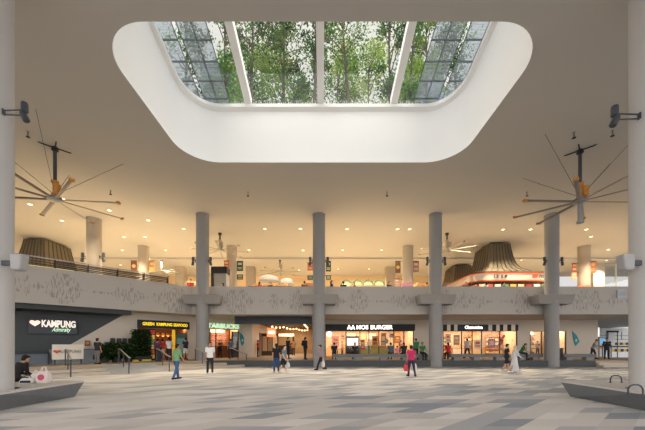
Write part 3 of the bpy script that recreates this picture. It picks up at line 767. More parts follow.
# railing on the left parapet
t = thing('railing', 'dark horizontal bar railing on top of the left diagonal parapet', 'railing', (-24.2 + .08, 9.05 + .12, PAR), D45)
for z in (.14, .28, .42): MB().box(7.5, -.02, z-.02, 18.3, .02, z+.02).build('bar', m_black, t)
MB().box(7.4, -.03, .5, 18.4, .03, .55).build('handrail', m_steel, t)
for k in range(8): MB().box(7.5+1.54*k-.025, -.03, 0, 7.5+1.54*k+.025, .03, .5).build('post', m_black, t)
m_mesh = mat('mesh_panel_grey', (62, 58, 54), .6, var=.1)
t = thing('mesh_screen', 'grey slatted screen behind the railing at the right end of the left balcony', 'screen', (-24.2 - .05, 9.05 + .5, UPF), D45)
for k in range(7): MB().box(11.9, -.02, .9 + .1*k, 18.2, .02, .96 + .1*k).build('slat', m_mesh, t)
for k in range(5): MB().box(11.9+1.56*k, .02, 0, 11.98+1.56*k, .06, 1.55).build('post', m_black, t)

# banners beside the columns
def banner(px0, px1, py0, py1, Y, cols, label, cols2=None, emblem=None):
    x0, x1, z0, z1 = PX(px0, Y), PX(px1, Y), PH(py1, Y), PH(py0, Y)
    t = thing('banner', label, 'banner', ((x0+x1)/2, Y, z0), 0, 'banners hung beside the food court columns')
    w, h = x1-x0, z1-z0
    MB().box(-w/2, -.015, 0, w/2, .015, h).build('panel', mat('banner_%d_%d_%d' % cols, cols, .7, var=.12, scale=3), t)
    e = MB()
    if emblem == 'disc': e.slab([(.32*w*math.cos(k*PI/8), h*.5 + .32*w*math.sin(k*PI/8)) for k in range(16)], -.03, -.015)
    else:
        e.box(-w*.3, -.03, h*.62, w*.3, -.015, h*.84); e.box(-w*.34, -.03, h*.18, w*.34, -.015, h*.24); e.box(-w*.34, -.03, h*.32, w*.34, -.015, h*.38)
    e.build('print', mat('print_%d_%d_%d' % (cols2 or (236, 224, 200)), cols2 or (206, 194, 172), .7), t)
    b = MB(); b.tube([(-w/2-.03, 0, h+.03), (w/2+.03, 0, h+.03)], .025); 
    cxs = min(GX, key=lambda v: abs(v - (x0+x1)/2)); dx = cxs - (x0+x1)/2
    b.tube([(0, 0, h+.03), (dx - math.copysign(.47, dx), max(0, 29.9-Y)*.9, h+.03)], .02); b.build('rod', m_black, t)
    return t
G_, O_, B_, P_ = (36, 78, 62), (178, 90, 52), (110, 68, 42), (150, 112, 110)
banner(131, 136.8, 261, 271, 29.9, B_, 'brown banner with a round emblem left of the left food court column', (240, 210, 150), 'disc')
banner(149, 154.5, 261, 271.5, 29.9, (190, 140, 64), 'yellow banner right of the left food court column')
banner(237, 243, 261.3, 271, 29.9, G_, 'tall dark green banner right of the pale column by the kiosk')
banner(237, 243, 275, 279.5, 29.9, G_, 'short dark green banner below the tall green one by the kiosk')
banner(224, 229, 261, 268, 29.0, O_, 'small orange banner above the black kiosk panel')
banner(307.5, 313, 263, 270.5, 29.9, O_, 'orange banner at the left of the middle column')
banner(307.5, 313, 276, 280, 29.9, G_, 'short green banner at the left of the middle column')
banner(326, 331, 261.5, 271.5, 29.9, G_, 'tall green banner at the right of the middle column')
banner(326, 331, 276, 280, 29.9, G_, 'short green banner at the right of the middle column')
banner(395.3, 400.5, 261.5, 273, 29.9, (120, 92, 72), 'dark banner with a pale emblem left of the pale column right of centre', (226, 206, 120), 'disc')
banner(413, 418.8, 261.5, 272, 29.9, P_, 'mauve banner right of the pale column right of centre')
banner(394.5, 399.5, 279, 285.5, 29.5, P_, 'short mauve banner low left of the pale column right of centre')
banner(572, 576.5, 263.5, 271, 29.9, O_, 'orange banner left of the right hand food court column')
banner(571.5, 576.5, 272.5, 279.5, 29.9, (218, 140, 100), 'faded orange banner below the one left of the right hand column')
banner(590, 596.3, 261.5, 273, 29.9, (226, 134, 72), 'bright orange banner right of the right hand food court column')
# white kiosk with black top panel
t = thing('kiosk', 'white kiosk with a black sign panel behind the parapet near the coffee shop column', 'kiosk', (PX(220, 25.2), 25.2, UPF))
MB().box(-.42, -.3, 0, .62, .5, 2.5).build('cabinet', mat('kiosk_white', (140, 138, 134), .6), t, bev=.02)
MB().box(-.5, -.36, 2.5, .66, .55, 3.05).build('sign_panel', m_black, t, bev=.01)
MB().box(-.62, -.36, 0, -.44, .5, 3.05).build('side_post', m_black, t, bev=.01)
# parasols, counters, arched stall
m_para = mat('white_parasol_cloth', (140, 140, 138), .8, var=.04)
for px, py, r, lab in ((269, 275, .95, 'larger white parasol behind the parapet left of the middle column'), (286.5, 278, .7, 'smaller white parasol right of the larger one')):
    Y = 28.5; zt = PH(py, Y)
    t = thing('parasol', lab, 'parasol', (PX(px, Y), Y, UPF), 0, 'white parasols in the food court')
    MB().lathe([(r, zt-UPF-.62), (r*.96, zt-UPF-.4), (r*.72, zt-UPF-.16), (r*.35, zt-UPF-.02), (.02, zt-UPF)], 16).build('canopy', m_para, t, smooth=True)
    MB().lathe([(.035, .05), (.035, zt-UPF-.1)], 10).build('pole', m_steel, t); MB().lathe([(.3, 0), (.3, .05), (.06, .08)], 16).build('base', m_gun, t)
t = thing('long_counter', 'long dark counter with lit trays under the white parasols', 'counter', (PX(271, 26.4), 26.4, UPF))
MB().box(-1.8, -.4, 0, 1.8, .4, 1.3).build('counter_body', m_slat, t, bev=.02)
MB().box(-1.9, -.5, 1.3, 1.9, .45, 1.68).build('counter_top', m_dark, t, bev=.02)
g = MB()
for k in range(10): g.box(-1.7+.36*k, -.35, 1.68, -1.45+.36*k, .2, 1.68 + .12 + .08*(k % 3))
g.build('food_trays', mat('food_tray', (216, 160, 100), .5, var=.3, scale=6), t)
Y = 33.0
t = thing('arched_stall', 'long white food stall with four green edged arches right of the middle column', 'food stall', (PX(362, Y), Y, UPF))
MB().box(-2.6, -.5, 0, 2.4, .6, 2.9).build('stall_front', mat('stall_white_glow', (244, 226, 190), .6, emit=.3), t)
for k in range(4):
    cx = PX(346 + 10.8*k, Y) - PX(362, Y); a = MB(); pts = []
    for i in range(13):
        an = PI*i/12; pts.append((cx + .52*math.cos(an), -.55, 3.05 + .5*math.sin(an)))
    a.tube(pts, .06, 6)
    a.build('arch', mat('arch_green', (84, 128, 100), .6), t)
    f = MB(); f.slab([(cx + .5*math.cos(PI*i/12), 3.02 + .48*math.sin(PI*i/12)) for i in range(13)], -.5, -.45); f.build('arch_panel', m_cream, t)
t = thing('flower_stand', 'purple patterned stand at the foot of the pale column right of centre', 'stand', (PX(406.5, 28.6), 28.6, UPF))
MB().loft([rect(.55, .4, 0), rect(.62, .4, 1.9), rect(.35, .3, 2.5)]).build('stand_body', mat('purple_print', (116, 76, 92), .7, var=.5, scale=8), t)
MB().box(-.4, -.42, 1.2, .4, -.38, 1.7).build('label_panel', mat('pale_print', (220, 200, 180), .7), t)
t = thing('orange_stand', 'orange fruit stand at the foot of the right hand food court column', 'stand', (PX(582.5, 28.6), 28.6, UPF))
MB().loft([rect(.7, .4, 0), rect(.7, .4, 1.7), rect(.45, .3, 2.2)]).build('stand_body', mat('orange_print', (196, 104, 62), .7, var=.5, scale=8), t)
MB().box(-.35, -.45, 1.5, .35, -.4, 1.9).build('label_panel', mat('pale_print', (220, 200, 180), .7), t)
for px, Y, w, hh, c, lab in ((198, 30.0, 1.6, 2.6, (226, 206, 170), 'pale low food stall just left of the coffee shop column'), (266, 32.5, 1.6, 2.7, (96, 126, 84), 'green topped food stall left of the parasols'),
                          (312, 27.5, 1.1, 1.9, (120, 82, 56), 'brown food stall at the left of the middle column'), (428, 31, 2.2, 2.7, (214, 178, 130), 'tan food stall left of the bakery side column')):
    t = thing('food_counter', lab, 'food stall', (PX(px, Y), Y, UPF), 0, 'small food stalls along the upper level')
    MB().box(-w/2, -.4, 0, w/2, .6, hh*.55).build('counter_body', m_warmwall, t, bev=.02)
    MB().box(-w/2, .5, hh*.55, w/2, .6, hh).build('back_panel', m_amber, t)
    MB().box(-w/2-.1, -.5, hh, w/2+.1, .7, hh+.22).build('sign_fascia', mat('fascia_%d_%d_%d' % c, c, .6, var=.2, scale=4), t)
# vent grille on the right of the parapet, right upper railing
t = thing('vent_grille', 'small grey louvred vent near the right end of the balcony band', 'vent', (PX(621.5, 23.15), 23.2, PH(298, 23.15)))
w = PX(626, 23.15) - PX(617, 23.15)
MB().box(-w/2, -.08, 0, w/2, 0, .62).build('frame', m_steel, t, bev=.01)
for k in range(6): MB().obox((0, -.09, .08 + .09*k), w*.9, .05, .02, 0, .5).build('louvre', m_dark, t)
t = thing('window_railing', 'grey railing in front of the bright right upper window', 'railing', (33.2, 35.6, UPF))
for z in (.4, .8, 1.2, 1.6, 2.0): MB().tube([(0, 0, z), (6.8, 0, z)], .03, 6).build('bar', m_steel, t)
for k in range(6): MB().tube([(1.35*k, 0, 0), (1.35*k, 0, 2.1)], .035, 6).build('post', m_steel, t)
t = thing('back_railing', 'thin white railing at the bright gap left of the right hand column', 'railing', (32.5, 42.6, UPF))
for z in (.7, 1.4, 2.1, 2.8): MB().tube([(0, 0, z), (5, 0, z)], .03, 6).build('bar', m_white, t)
for k in range(8): MB().tube([(.7*k, 0, 0), (.7*k, 0, 2.9)], .03, 6).build('post', m_white, t)
# ------------------------------------------------------------------ shop fronts
m_signblk = mat('black_sign_face', (24, 26, 30), .5, var=.05)
m_neonw = mat('lit_white_letters', (255, 252, 244), .5, emit=2.2)
m_neony = mat('lit_yellow_letters', (250, 214, 40), .5, emit=1.3)
m_neong = mat('lit_pale_green_letters', (206, 246, 206), .5, emit=1.1)
m_frame = mat('dark_shop_frame', (58, 46, 38), .5, var=.1)
m_shelf = mat('pale_timber', (206, 160, 104), .6, var=.12, scale=5)
m_poster = mat('poster_white', (240, 230, 214), .6, var=.04)
m_teal = mat('teal_sign', (40, 128, 132), .5, var=.08)
def front(name, label, cat, px0, px1, rz=0, c=None):
    """an Empty at the left end of a shop front, local x to the right along the front, local -y to the plaza"""
    if c is None: return thing(name, label, cat, (XS(px0), YS, 0)), XS(px1) - XS(px0)
    a, b = DG(px0, c), DG(px1, c); return thing(name, label, cat, (a[0], a[1], 0), D45), math.hypot(b[0]-a[0], b[1]-a[1])
def glazing(t, w, z0, z1, xs, m=None, y=.08, rails=()):
    for a, b in zip(xs[:-1], xs[1:]): MB().box(a+.03, y-.01, z0+.03, b-.03, y+.01, z1-.03).build('glass_pane', m or m_shopg, t)
    for x in xs: MB().box(x-.035, y-.05, z0, x+.035, y+.05, z1).build('mullion', m_frame, t)
    for z in (z0, z1) + tuple(rails): MB().box(0, y-.05, z-.035, w, y+.05, z+.035).build('rail', m_frame, t)
# seafood restaurant
t, w = front('restaurant_sign', 'black restaurant sign with yellow lit letters on the diagonal wall', 'sign', 138, 188, c=36)
MB().box(-.05, -.22, 2.86, w+.05, .02, 3.46).build('sign_box', m_signblk, t, bev=.01)
for s_, cx, ww in (('GREEN', .175, .215), ('KAMPUNG', .485, .31), ('SEAFOOD', .815, .30)): text('lettering', s_, w*ww, .24, m_neony, t, (w*cx, -.23, 3.06), off=.02)
# open shop front: right side cabinet fridge and yellow strip
def D(px, c=36): p = DG(px, c); return p
def dthing(name, label, cat, px, c, group=None, z=PLAT): a = DG(px, c); return thing(name, label, cat, (a[0], a[1], z), D45, group)
t = dthing('drinks_fridge', 'dark drinks fridge at the right of the seafood restaurant front', 'fridge', 180.5, 36.3)
MB().box(-.4, -.1, 0, .4, .4, 2.1).build('cabinet', m_black, t, bev=.02)
MB().box(-.34, -.13, .3, .34, -.1, 1.7).build('glass_door', mat('fridge_glow', (90, 120, 112), .3, var=.5, scale=5, emit=.3), t)
MB().box(-.4, -.14, 1.72, .4, -.1, 2.08).build('header', mat('fridge_header', (60, 100, 80), .5), t)
t = dthing('vertical_banner', 'narrow yellow vertical banner in the seafood restaurant front', 'banner', 173.6, 35.8)
MB().box(-.11, -.02, .35, .11, .02, 2.35).build('panel', mat('banner_yellow', (240, 190, 40), .6, emit=.5, var=.1), t); MB().tube([(0, .03, 0), (0, .03, 2.4)], .02).build('pole', m_black, t)
t = dthing('light_box_menu', 'narrow bright menu light box at the left of the seafood restaurant front', 'menu board', 151, 35.6)
MB().box(-.26, -.08, 0, .26, .12, 2.35).build('case', m_black, t, bev=.01)
rnd = random.Random(3)
for k in range(6): MB().box(-.22, -.1, .15+.36*k, .22, -.08, .46+.36*k).build('menu_picture', mat('menu_pic_%d' % k, [(220, 170, 90), (200, 90, 50), (230, 200, 150), (90, 130, 90), (236, 190, 80), (190, 60, 50)][k], .5, emit=.35, var=.35, scale=9), t)
t = dthing('service_counter', 'wooden service counter inside the seafood restaurant', 'counter', 164, 37.8)
MB().box(-1.0, -.35, 0, 1.0, .35, 1.0).build('counter_body', mat('red_timber', (140, 60, 34), .6, var=.15), t, bev=.02); MB().box(-1.05, -.4, 1.0, 1.05, .4, 1.05).build('counter_top', m_shelf, t)
for k in range(5):
    a = DG(158 + 5*k, 38.2 if k % 2 else 37.2); t = thing('pendant_lamp', 'orange pendant lamp in the seafood restaurant, number %s from the left' % ['one', 'two', 'three', 'four', 'five'][k], 'lamp', (a[0], a[1], 3.08), 0, 'orange pendant lamps in the seafood restaurant')
    MB().tube([(0, 0, 0), (0, 0, -.55)], .012, 5).build('cord', m_black, t)
    MB().lathe([(.06, -.5), (.17, -.72), (.16, -.74), (.03, -.6)], 16).build('lamp_shade', m_orange, t, smooth=True); MB().ell((0, 0, -.7), .08, .08, .08).build('bulb', mat('orange_bulb', (255, 170, 80), .5, emit=6), t)
    point(a[0], a[1], 2.1, 14*SHOP, (1, .55, .25))
# coffee shop
t, w = front('coffee_shop_sign', 'pale green lit coffee shop lettering on the diagonal wall', 'sign', 203.5, 239, c=36)
text('lettering', 'STARBUCKS', w*.98, .40, m_neong, t, (w*.5, -.1, 3.08), off=.025); MB().box(0, -.06, 3.02, w, -.01, 3.07).build('mounting_rail', m_wall, t)
t, w = front('glazed_shopfront', 'glazed coffee shopfront with dark frames behind the tall column', 'shop window', 203.5, 239, c=36)
glazing(t, w, PLAT, 3.0, [0, w*.18, w*.34, w*.72, w])
t = dthing('coffee_counter', 'coffee shop counter with shelves of goods on its back wall', 'counter', 218, 37.6)
MB().box(-1.5, -.3, 0, 1.5, .3, 1.05).build('counter_body', m_brown, t, bev=.02); MB().box(-1.55, -.35, 1.05, 1.55, .35, 1.1).build('counter_top', m_shelf, t)
for z in (1.55, 2.0): MB().box(-1.4, .55, z, 1.4, .85, z+.05).build('shelf', mat('red_brown_shelf', (150, 66, 36), .6), t)
MB().box(-.9, .5, 2.3, .9, .56, 2.6).build('menu_board', mat('menu_glow', (255, 226, 190), .5, emit=.6, var=.2, scale=8), t)
t = dthing('pillar_panel', 'dark panel beside the coffee shop door', 'panel', 234.5, 36.5); MB().box(-.3, -.05, 0, .3, .05, 2.4).build('panel', m_gun, t); MB().box(-.2, -.07, .9, .2, -.05, 1.9).build('poster', mat('blue_poster', (120, 150, 170), .6, var=.3), t)
# teal diamond wayfinding signs
def teal(x, y, rz, label):
    t = thing('wayfinding_sign', label, 'sign', (x, y, 0), rz, 'teal wayfinding signs')
    MB().slab([(0, 1.5), (.38, 1.95), (.1, 2.5), (-.3, 2.9), (-.18, 2.1)], -.08, -.02).build('plate', m_teal, t, bev=.01)
    MB().slab([(.02, 1.85), (.18, 2.02), (.04, 2.2), (-.08, 2.05)], -.1, -.08).build('symbol', mat('pale_teal', (150, 200, 200), .5), t)
a = DG(241.5, 35.95); teal(a[0], a[1], D45, 'teal diamond wayfinding sign on the wall left of the mall entrance')
teal(XS(575), YS, 0, 'teal diamond wayfinding sign on the wall at the far right')
# burger shop
t, w = front('burger_shop_sign', 'long black burger shop sign with white lit letters', 'sign', 325, 414.5)
MB().box(0, -.2, 2.94, w, .02, 3.53).build('sign_box', m_signblk, t, bev=.01)
def xr(px, p0=325): return XS(px) - XS(p0)
text('lettering', 'MOS', xr(368)-xr(356.3), .40, m_neonw, t, ((xr(356.3)+xr(368))/2, -.21, 3.05), off=.03)
text('lettering', 'BURGER', xr(392.3)-xr(370.3), .40, m_neonw, t, ((xr(392.3)+xr(370.3))/2, -.21, 3.05), off=.03)
g = MB(); e0 = xr(347); k_ = .1
for dx in (0, .36): g.slab([(e0+dx, 3.05), (e0+dx+.13, 3.45), (e0+dx+.22, 3.45), (e0+dx+.38, 3.05), (e0+dx+.26, 3.05), (e0+dx+.19, 3.26), (e0+dx+.12, 3.05)], -.24, -.2)
g.build('emblem', m_neonw, t)
t, w = front('glazed_shopfront', 'wide glazed burger shopfront with double doors below the black sign', 'shop window', 325, 414)
glazing(t, w, PLAT, 2.92, [0.04, xr(346), xr(360), xr(369), xr(379), xr(394), xr(404), w-.04])
for px in (367.5, 370.5): MB().box(xr(px)-.03, -.02, 1.2, xr(px)+.03, .03, 1.9).build('door_handle', m_steel, t)
t = thing('round_lamp_sign', 'round white glowing lamp sign at the left of the burger shop', 'sign', (XS(329.2), YS+.3, 2.62)); MB().lathe([(.02, -.06), (.24, -.05), (.26, 0), (.24, .05), (.02, .06)], 24).build('lamp_disc', mat('round_lamp_glow', (255, 244, 220), .5, emit=3), t); t.children[0].rotation_euler = (PI/2, 0, 0); MB().tube([(0, 0, .24), (0, 0, .53)], .015).build('hanging_rod', m_black, t)
t = thing('menu_light_box', 'white glowing menu board in a dark stand in front of the burger shop window', 'menu board', (XS(353), YS+.55, PLAT))
MB().box(-.62, -.06, 0, .62, .1, 2.0).build('stand', m_frame, t, bev=.01); MB().box(-.52, -.08, 1.12, .52, -.06, 1.78).build('lit_panel', mat('menu_white_glow', (255, 246, 236), .5, emit=2.0), t)
g = MB()
for k in range(3): g.box(-.4, -.09, 1.25+.15*k, .4, -.08, 1.29+.15*k)
g.build('menu_lines', mat('menu_ink', (200, 170, 160), .6), t)
t = thing('burger_counter', 'burger shop serving counter seen through the glass', 'counter', (XS(371), YS+2.4, PLAT))
MB().box(-2.2, -.35, 0, 2.2, .35, 1.05).build('counter_body', mat('counter_green', (130, 140, 90), .6, var=.1), t, bev=.02); MB().box(-2.3, -.42, 1.05, 2.3, .42, 1.1).build('counter_top', m_shelf, t)
for k in range(4): MB().box(-2.0+1.05*k, .55, 1.75, -1.1+1.05*k, .6, 2.35).build('menu_board', mat('burger_menu_%d' % k, [(250, 226, 180), (236, 190, 120), (250, 236, 210), (216, 150, 90)][k], .5, emit=.7, var=.3, scale=7), t)
def poster(px, py0, py1, wpx, Y, c, label, c2=(230, 214, 190), rz=0, x=None, round_=False):
    z0, z1 = PH(py1, Y), PH(py0, Y); w = wpx*Y/F
    t = thing('poster', label, 'poster', (PX(px, Y), Y, (z0+z1)/2), rz)
    h = (z1-z0)/2
    if round_: MB().slab([(h*math.cos(k*PI/10), h*math.sin(k*PI/10)) for k in range(20)], -.03, 0).build('sheet', mat('poster_%d_%d_%d' % c, c, .6, var=.15, scale=5), t)
    else: MB().box(-w/2, -.03, -h, w/2, 0, h).build('sheet', mat('poster_%d_%d_%d' % c, c, .6, var=.15, scale=5), t)
    g = MB(); g.box(-w*.3, -.04, h*.1, w*.3, -.03, h*.6); g.box(-w*.34, -.04, -h*.5, w*.34, -.03, -h*.36); g.box(-w*.34, -.04, -h*.24, w*.34, -.03, -h*.12)
    g.build('print', mat('print_%d_%d_%d' % c2, c2, .6), t); return t
poster(404, 334, 345, 6, YS+3.4, (238, 196, 130), 'left of two framed beige prints on the burger shop back wall', (214, 160, 100))
poster(410.5, 334, 345, 5.5, YS+3.4, (240, 200, 136), 'right of two framed beige prints on the burger shop back wall', (206, 150, 92))
poster(386, 338.5, 343.5, 5, YS+.07, (70, 120, 140), 'round blue sticker on the burger shop glass', (220, 190, 130), round_=True)
poster(391.5, 333, 338, 5, YS+.07, (236, 214, 180), 'small cream notice on the burger shop glass', (190, 80, 60))
poster(375, 336, 347, 6, YS+.07, (206, 140, 70), 'brown food poster on the right leaf of the burger shop doors', (90, 60, 40))
poster(362.8, 340, 350, 3.5, YS+.07, (190, 70, 50), 'narrow red poster on the left leaf of the burger shop doors', (240, 210, 170))
poster(335.5, 336, 347, 7, YS+3.4, (206, 120, 70), 'large orange food picture on the burger shop back wall below the round lamp', (120, 70, 46))
poster(342.8, 334, 341, 5, YS+3.4, (232, 190, 120), 'small tan picture on the burger shop back wall left of the menu board', (150, 90, 60))
poster(383.5, 333, 350, 5, YS+.07, (190, 130, 76), 'tall brown menu panel on the glass right of the burger shop doors', (240, 220, 180))
poster(397.5, 336, 343, 6, YS+3.4, (170, 110, 70), 'brown picture on the burger shop back wall left of the framed prints', (230, 196, 140))
poster(448, 334, 343, 5, YS+.07, (240, 206, 170), 'pale cake poster at the left end of the bakery glass', (206, 110, 90))
poster(456.5, 335, 345, 6, YS+.07, (214, 150, 104), 'tan cake poster on the bakery glass left of the door', (246, 224, 196))
poster(477.5, 340, 349, 7, YS+.07, (244, 214, 184), 'cream dessert poster on the bakery glass right of the door', (196, 90, 70))
for px, lab in ((338, 'small round dining table at the left of the burger shop'), (396, 'small round dining table behind the slate grey top'), (407, 'small round dining table at the right of the burger shop')):
    t = thing('dining_table', lab, 'table', (XS(px), YS+1.0, PLAT+.01), 0, 'small round tables in the burger shop')
    MB().lathe([(.01, .7), (.36, .7), (.36, .74), (.01, .74)], 20).build('table_top', m_shelf, t); MB().lathe([(.04, .03), (.04, .7)], 10).build('pedestal', m_black, t); MB().lathe([(.24, 0), (.24, .02), (.04, .04)], 16).build('base', m_black, t)
# bakery
t, w = front('bakery_sign', 'bakery sign with white lit name between black and cream striped awning panels', 'sign', 443, 517.5)
def xb(px): return XS(px) - XS(443)
for a, b in ((457, 487.5),): MB().box(xb(a), -.16, 2.93, xb(b), .02, 3.5).build('sign_box', mat('navy_sign_face', (34, 42, 56), .5), t, bev=.01)
text('lettering', 'Chateraise', xb(481.5)-xb(464), .30, m_neonw, t, ((xb(464)+xb(481.5))/2, -.17, 3.1), off=.03)
stripes = [443, 446.5, 450, 453.5, 457], [487.5, 491.5, 495.5, 499, 502.5, 506.5, 510.5, 514.5, 517.5]
for run in stripes:
    for k, (a, b) in enumerate(zip(run[:-1], run[1:])):
        dark = (k % 2 == 0) if run[0] == 443 else (k % 2 == 1)
        MB().box(xb(a), -.12, 2.93, xb(b), .02, 3.5).build('stripe_panel', m_signblk if dark else m_poster, t)
t, w = front('glazed_shopfront', 'glazed bakery shopfront with a dark framed door', 'shop window', 443, 517.5)
glazing(t, w, PLAT, 2.92, [0.04, xb(462), xb(472.5), xb(482), xb(500), w-.04])
MB().box(xb(471)-.03, -.02, 1.2, xb(471)+.03, .03, 1.9).build('door_handle', m_steel, t)
for px, wd, lab in ((452, 1.6, 'bakery shelf unit at the left of the bakery window'), (480, .7, 'narrow bakery shelf unit right of the bakery door'), (508, 1.6, 'bakery shelf unit at the right of the bakery window')):
    t = thing('bakery_shelf', lab, 'shelf', (XS(px), YS+2.2, PLAT), 0, 'bakery shelf units')
    MB().box(-wd/2, .3, 0, wd/2, .36, 2.3).build('back_panel', m_shelf, t)
    rnd = random.Random(int(px))
    for k in range(5):
        z = .3 + .42*k; sh = MB().box(-wd/2, -.15, z, wd/2, .3, z+.04).build('shelf', m_shelf, t)
        g = MB(); x = -wd/2 + .05
        while x < wd/2 - .15:
            ww = rnd.uniform(.1, .22); g.box(x, -.1, z+.04, x+ww*.85, .2, z+.04+rnd.uniform(.1, .28)); x += ww
        g.build('packets', mat('packets_%d' % (k % 3), [(236, 210, 170), (206, 130, 90), (244, 236, 220)][k % 3], .6, var=.4, scale=7), sh)
t = thing('cake_counter', 'low glass cake counter behind the bakery door', 'counter', (XS(468), YS+2.3, PLAT)); MB().box(-.55, -.3, 0, .55, .3, .7).build('counter_body', m_poster, t, bev=.02); MB().box(-.55, -.3, .7, .55, .3, 1.2).build('glass_case', m_shopg, t); MB().box(-.5, -.2, .72, .5, .2, .86).build('cakes', mat('cake_mix', (236, 200, 160), .6, var=.4, scale=9), t)
t = thing('hanging_display', 'dark red framed poster hanging inside the right half of the bakery window', 'poster', (XS(493.3), YS+.3, 1.75)); MB().box(-.33, -.03, -.42, .33, .02, .42).build('frame', mat('maroon_poster', (128, 38, 34), .5, var=.2), t); MB().box(-.2, -.045, -.2, .2, -.03, .25).build('print', mat('poster_pale_red', (206, 130, 110), .6, var=.3, scale=8), t); MB().tube([(0, 0, .42), (0, 0, 1.16)], .01, 5).build('cord', m_black, t)
t = thing('flower_graphic', 'red blossom graphic stuck on the right half of the bakery glass', 'window graphic', (XS(501.5), YS+.05, 2.05)); rnd = random.Random(9); g = MB()
for k in range(26):
    cx, cz, r = rnd.gauss(0, .3), rnd.gauss(.05, .38), rnd.uniform(.04, .12); g.slab([(cx + r*(1+.3*math.cos(5*i*PI/8))*math.cos(i*PI/8), cz + r*(1+.3*math.cos(5*i*PI/8))*math.sin(i*PI/8)) for i in range(16)], -.012, 0)
g.build('blossoms', mat('blossom_red', (226, 112, 80), .6, var=.2), t)
g = MB(); g.tube([(-.4, -.005, -.7), (-.1, -.005, -.1), (.25, -.005, .5)], .018, 5); g.build('twig', mat('twig_brown', (120, 70, 50), .7), t)
# corner window
t, w = front('glazed_shopfront', 'small lit corner shop window with shelves right of the bakery', 'shop window', 530, 566.5)
glazing(t, w, .75, 2.9, [0.04, xb(542)-xb(530), xb(556)-xb(530), w-.04])
for px, lab in ((537, 'lit goods shelf left of the tall column in the corner window'), (563, 'lit goods shelf right of the tall column in the corner window')):
    t = thing('display_shelf', lab, 'shelf', (XS(px), YS+1.2, PLAT), 0, 'goods shelves in the corner window')
    MB().box(-.6, .3, 0, .6, .36, 2.5).build('back_panel', m_cream, t); rnd = random.Random(px)
    for k in range(5):
        z = .35+.42*k; sh = MB().box(-.6, -.1, z, .6, .3, z+.05).build('shelf', m_gun, t); g = MB()
        for j in range(6): g.box(-.55+.19*j, -.05, z+.05, -.41+.19*j, .15, z+.05+rnd.uniform(.08, .26))
        g.build('packets', mat('packets_%d' % ((k+1) % 3), (206, 130, 90), .6), sh)
poster(524.5, 345, 350.5, 4, YS-.0, (120, 100, 80), 'small dark framed notice on the wall left of the corner window', (200, 190, 160))
# interior lamps of the shops
for px in (333, 350, 368, 387, 405): area(XS(px), YS+1.5, 3.1, 1.2, 2.0, 46*SHOP, (1, .85, .64))
for px in (452, 470, 488, 508): area(XS(px), YS+1.4, 3.1, 1.2, 1.6, 54*SHOP, (1, .85, .64))
area(XS(537), YS+1.0, 3.05, 1, 1, 50*SHOP, (1, .84, .62)); area(XS(562), YS+1.0, 3.05, 1, 1, 50*SHOP, (1, .84, .62))
for px in (212, 222, 233): a = DG(px, 37.4); area(a[0], a[1], 3.15, .8, 1.2, 46*SHOP, (1, .70, .42), D45)
for px in (146, 182): a = DG(px, 37.4); point(a[0], a[1], 2.9, 26*SHOP, (1, .6, .32))
# ---- mall passage
x0, x1 = XS(252), XS(312.5)
t = thing('string_lights', 'string of small warm bulbs along the mall passage ceiling', 'lights', (0, 0, 3.6)); pts = []
for k in range(13): pts.append((PX(268, 29.5) + k*.28, 29.5 + .75*k, -.05 - .12*math.sin(PI*(k % 4)/4)))
MB().tube(pts, .012, 5).build('cable', m_black, t)
for k, p in enumerate(pts[1:]): MB().ell((p[0], p[1], p[2]-.06), .09, .09, .09, 10, 6).build('bulb', mat('string_bulb', (255, 190, 130), .5, emit=7), t); 
t = thing('neon_sign', 'glowing red and orange shop sign on the left of the mall passage', 'sign', (PX(271.5, 31.5), 31.5, 2.45)); MB().box(-.45, -.06, 0, .45, .06, .9).build('panel', mat('neon_orange', (255, 120, 80), .5, emit=2.2, var=.5, scale=4), t); MB().tube([(0, 0, .9), (0, 0, 1.3)], .02).build('hanging_rod', m_black, t)
MB().box(-.3, -.08, .3, .3, -.06, .6).build('lit_symbol', mat('neon_pale', (255, 214, 190), .5, emit=3), t)
t = thing('display_wall', 'row of pale posters in a glazed display along the left of the mall passage', 'display', (PX(270, 33), 33, PLAT)); MB().box(-.9, 0, 0, .9, .12, 2.4).build('case', m_frame, t)
for k in range(3): MB().box(-.82+.56*k, -.03, .5, -.34+.56*k, 0, 2.1).build('poster', mat('display_%d' % k, [(196, 170, 130), (150, 130, 100), (206, 190, 150)][k], .6, var=.4, scale=5), t)
for y in (30, 33, 36, 39): area((x0+x1)/2, y, 3.7, 1.6, .5, 85*SHOP, (1, .78, .56))
area(x0-1.6, YS+4.6, 3.6, .6, .6, 6*SHOP, (1, .7, .45))
t = thing('linear_light', 'slanting linear lamp on the right side of the mall passage ceiling', 'lamp', (0, 0, 0)); MB().box(x1-.9, 29.2, 3.55, x1-.75, 36, 3.63).build('diffuser', mat('linear_glow', (255, 214, 180), .5, emit=3), t); MB().box(x1-.92, 29.2, 3.63, x1-.73, 36, 3.74).build('housing', m_black, t)
t = thing('passage_kiosk', 'dark kiosk with a white lit header deep in the mall passage', 'kiosk', (PX(283, 37), 37, PLAT)); MB().box(-1.3, -.4, 0, 1.3, .6, 1.1).build('counter', m_frame, t); MB().box(-1.3, -.5, 2.2, 1.3, .6, 2.5).build('header', mat('kiosk_header', (250, 220, 180), .5, emit=1.2), t)
for s in (-1, 1): MB().box(s*1.25-.06, -.4, 1.1, s*1.25+.06, .5, 2.2).build('post', m_frame, t)

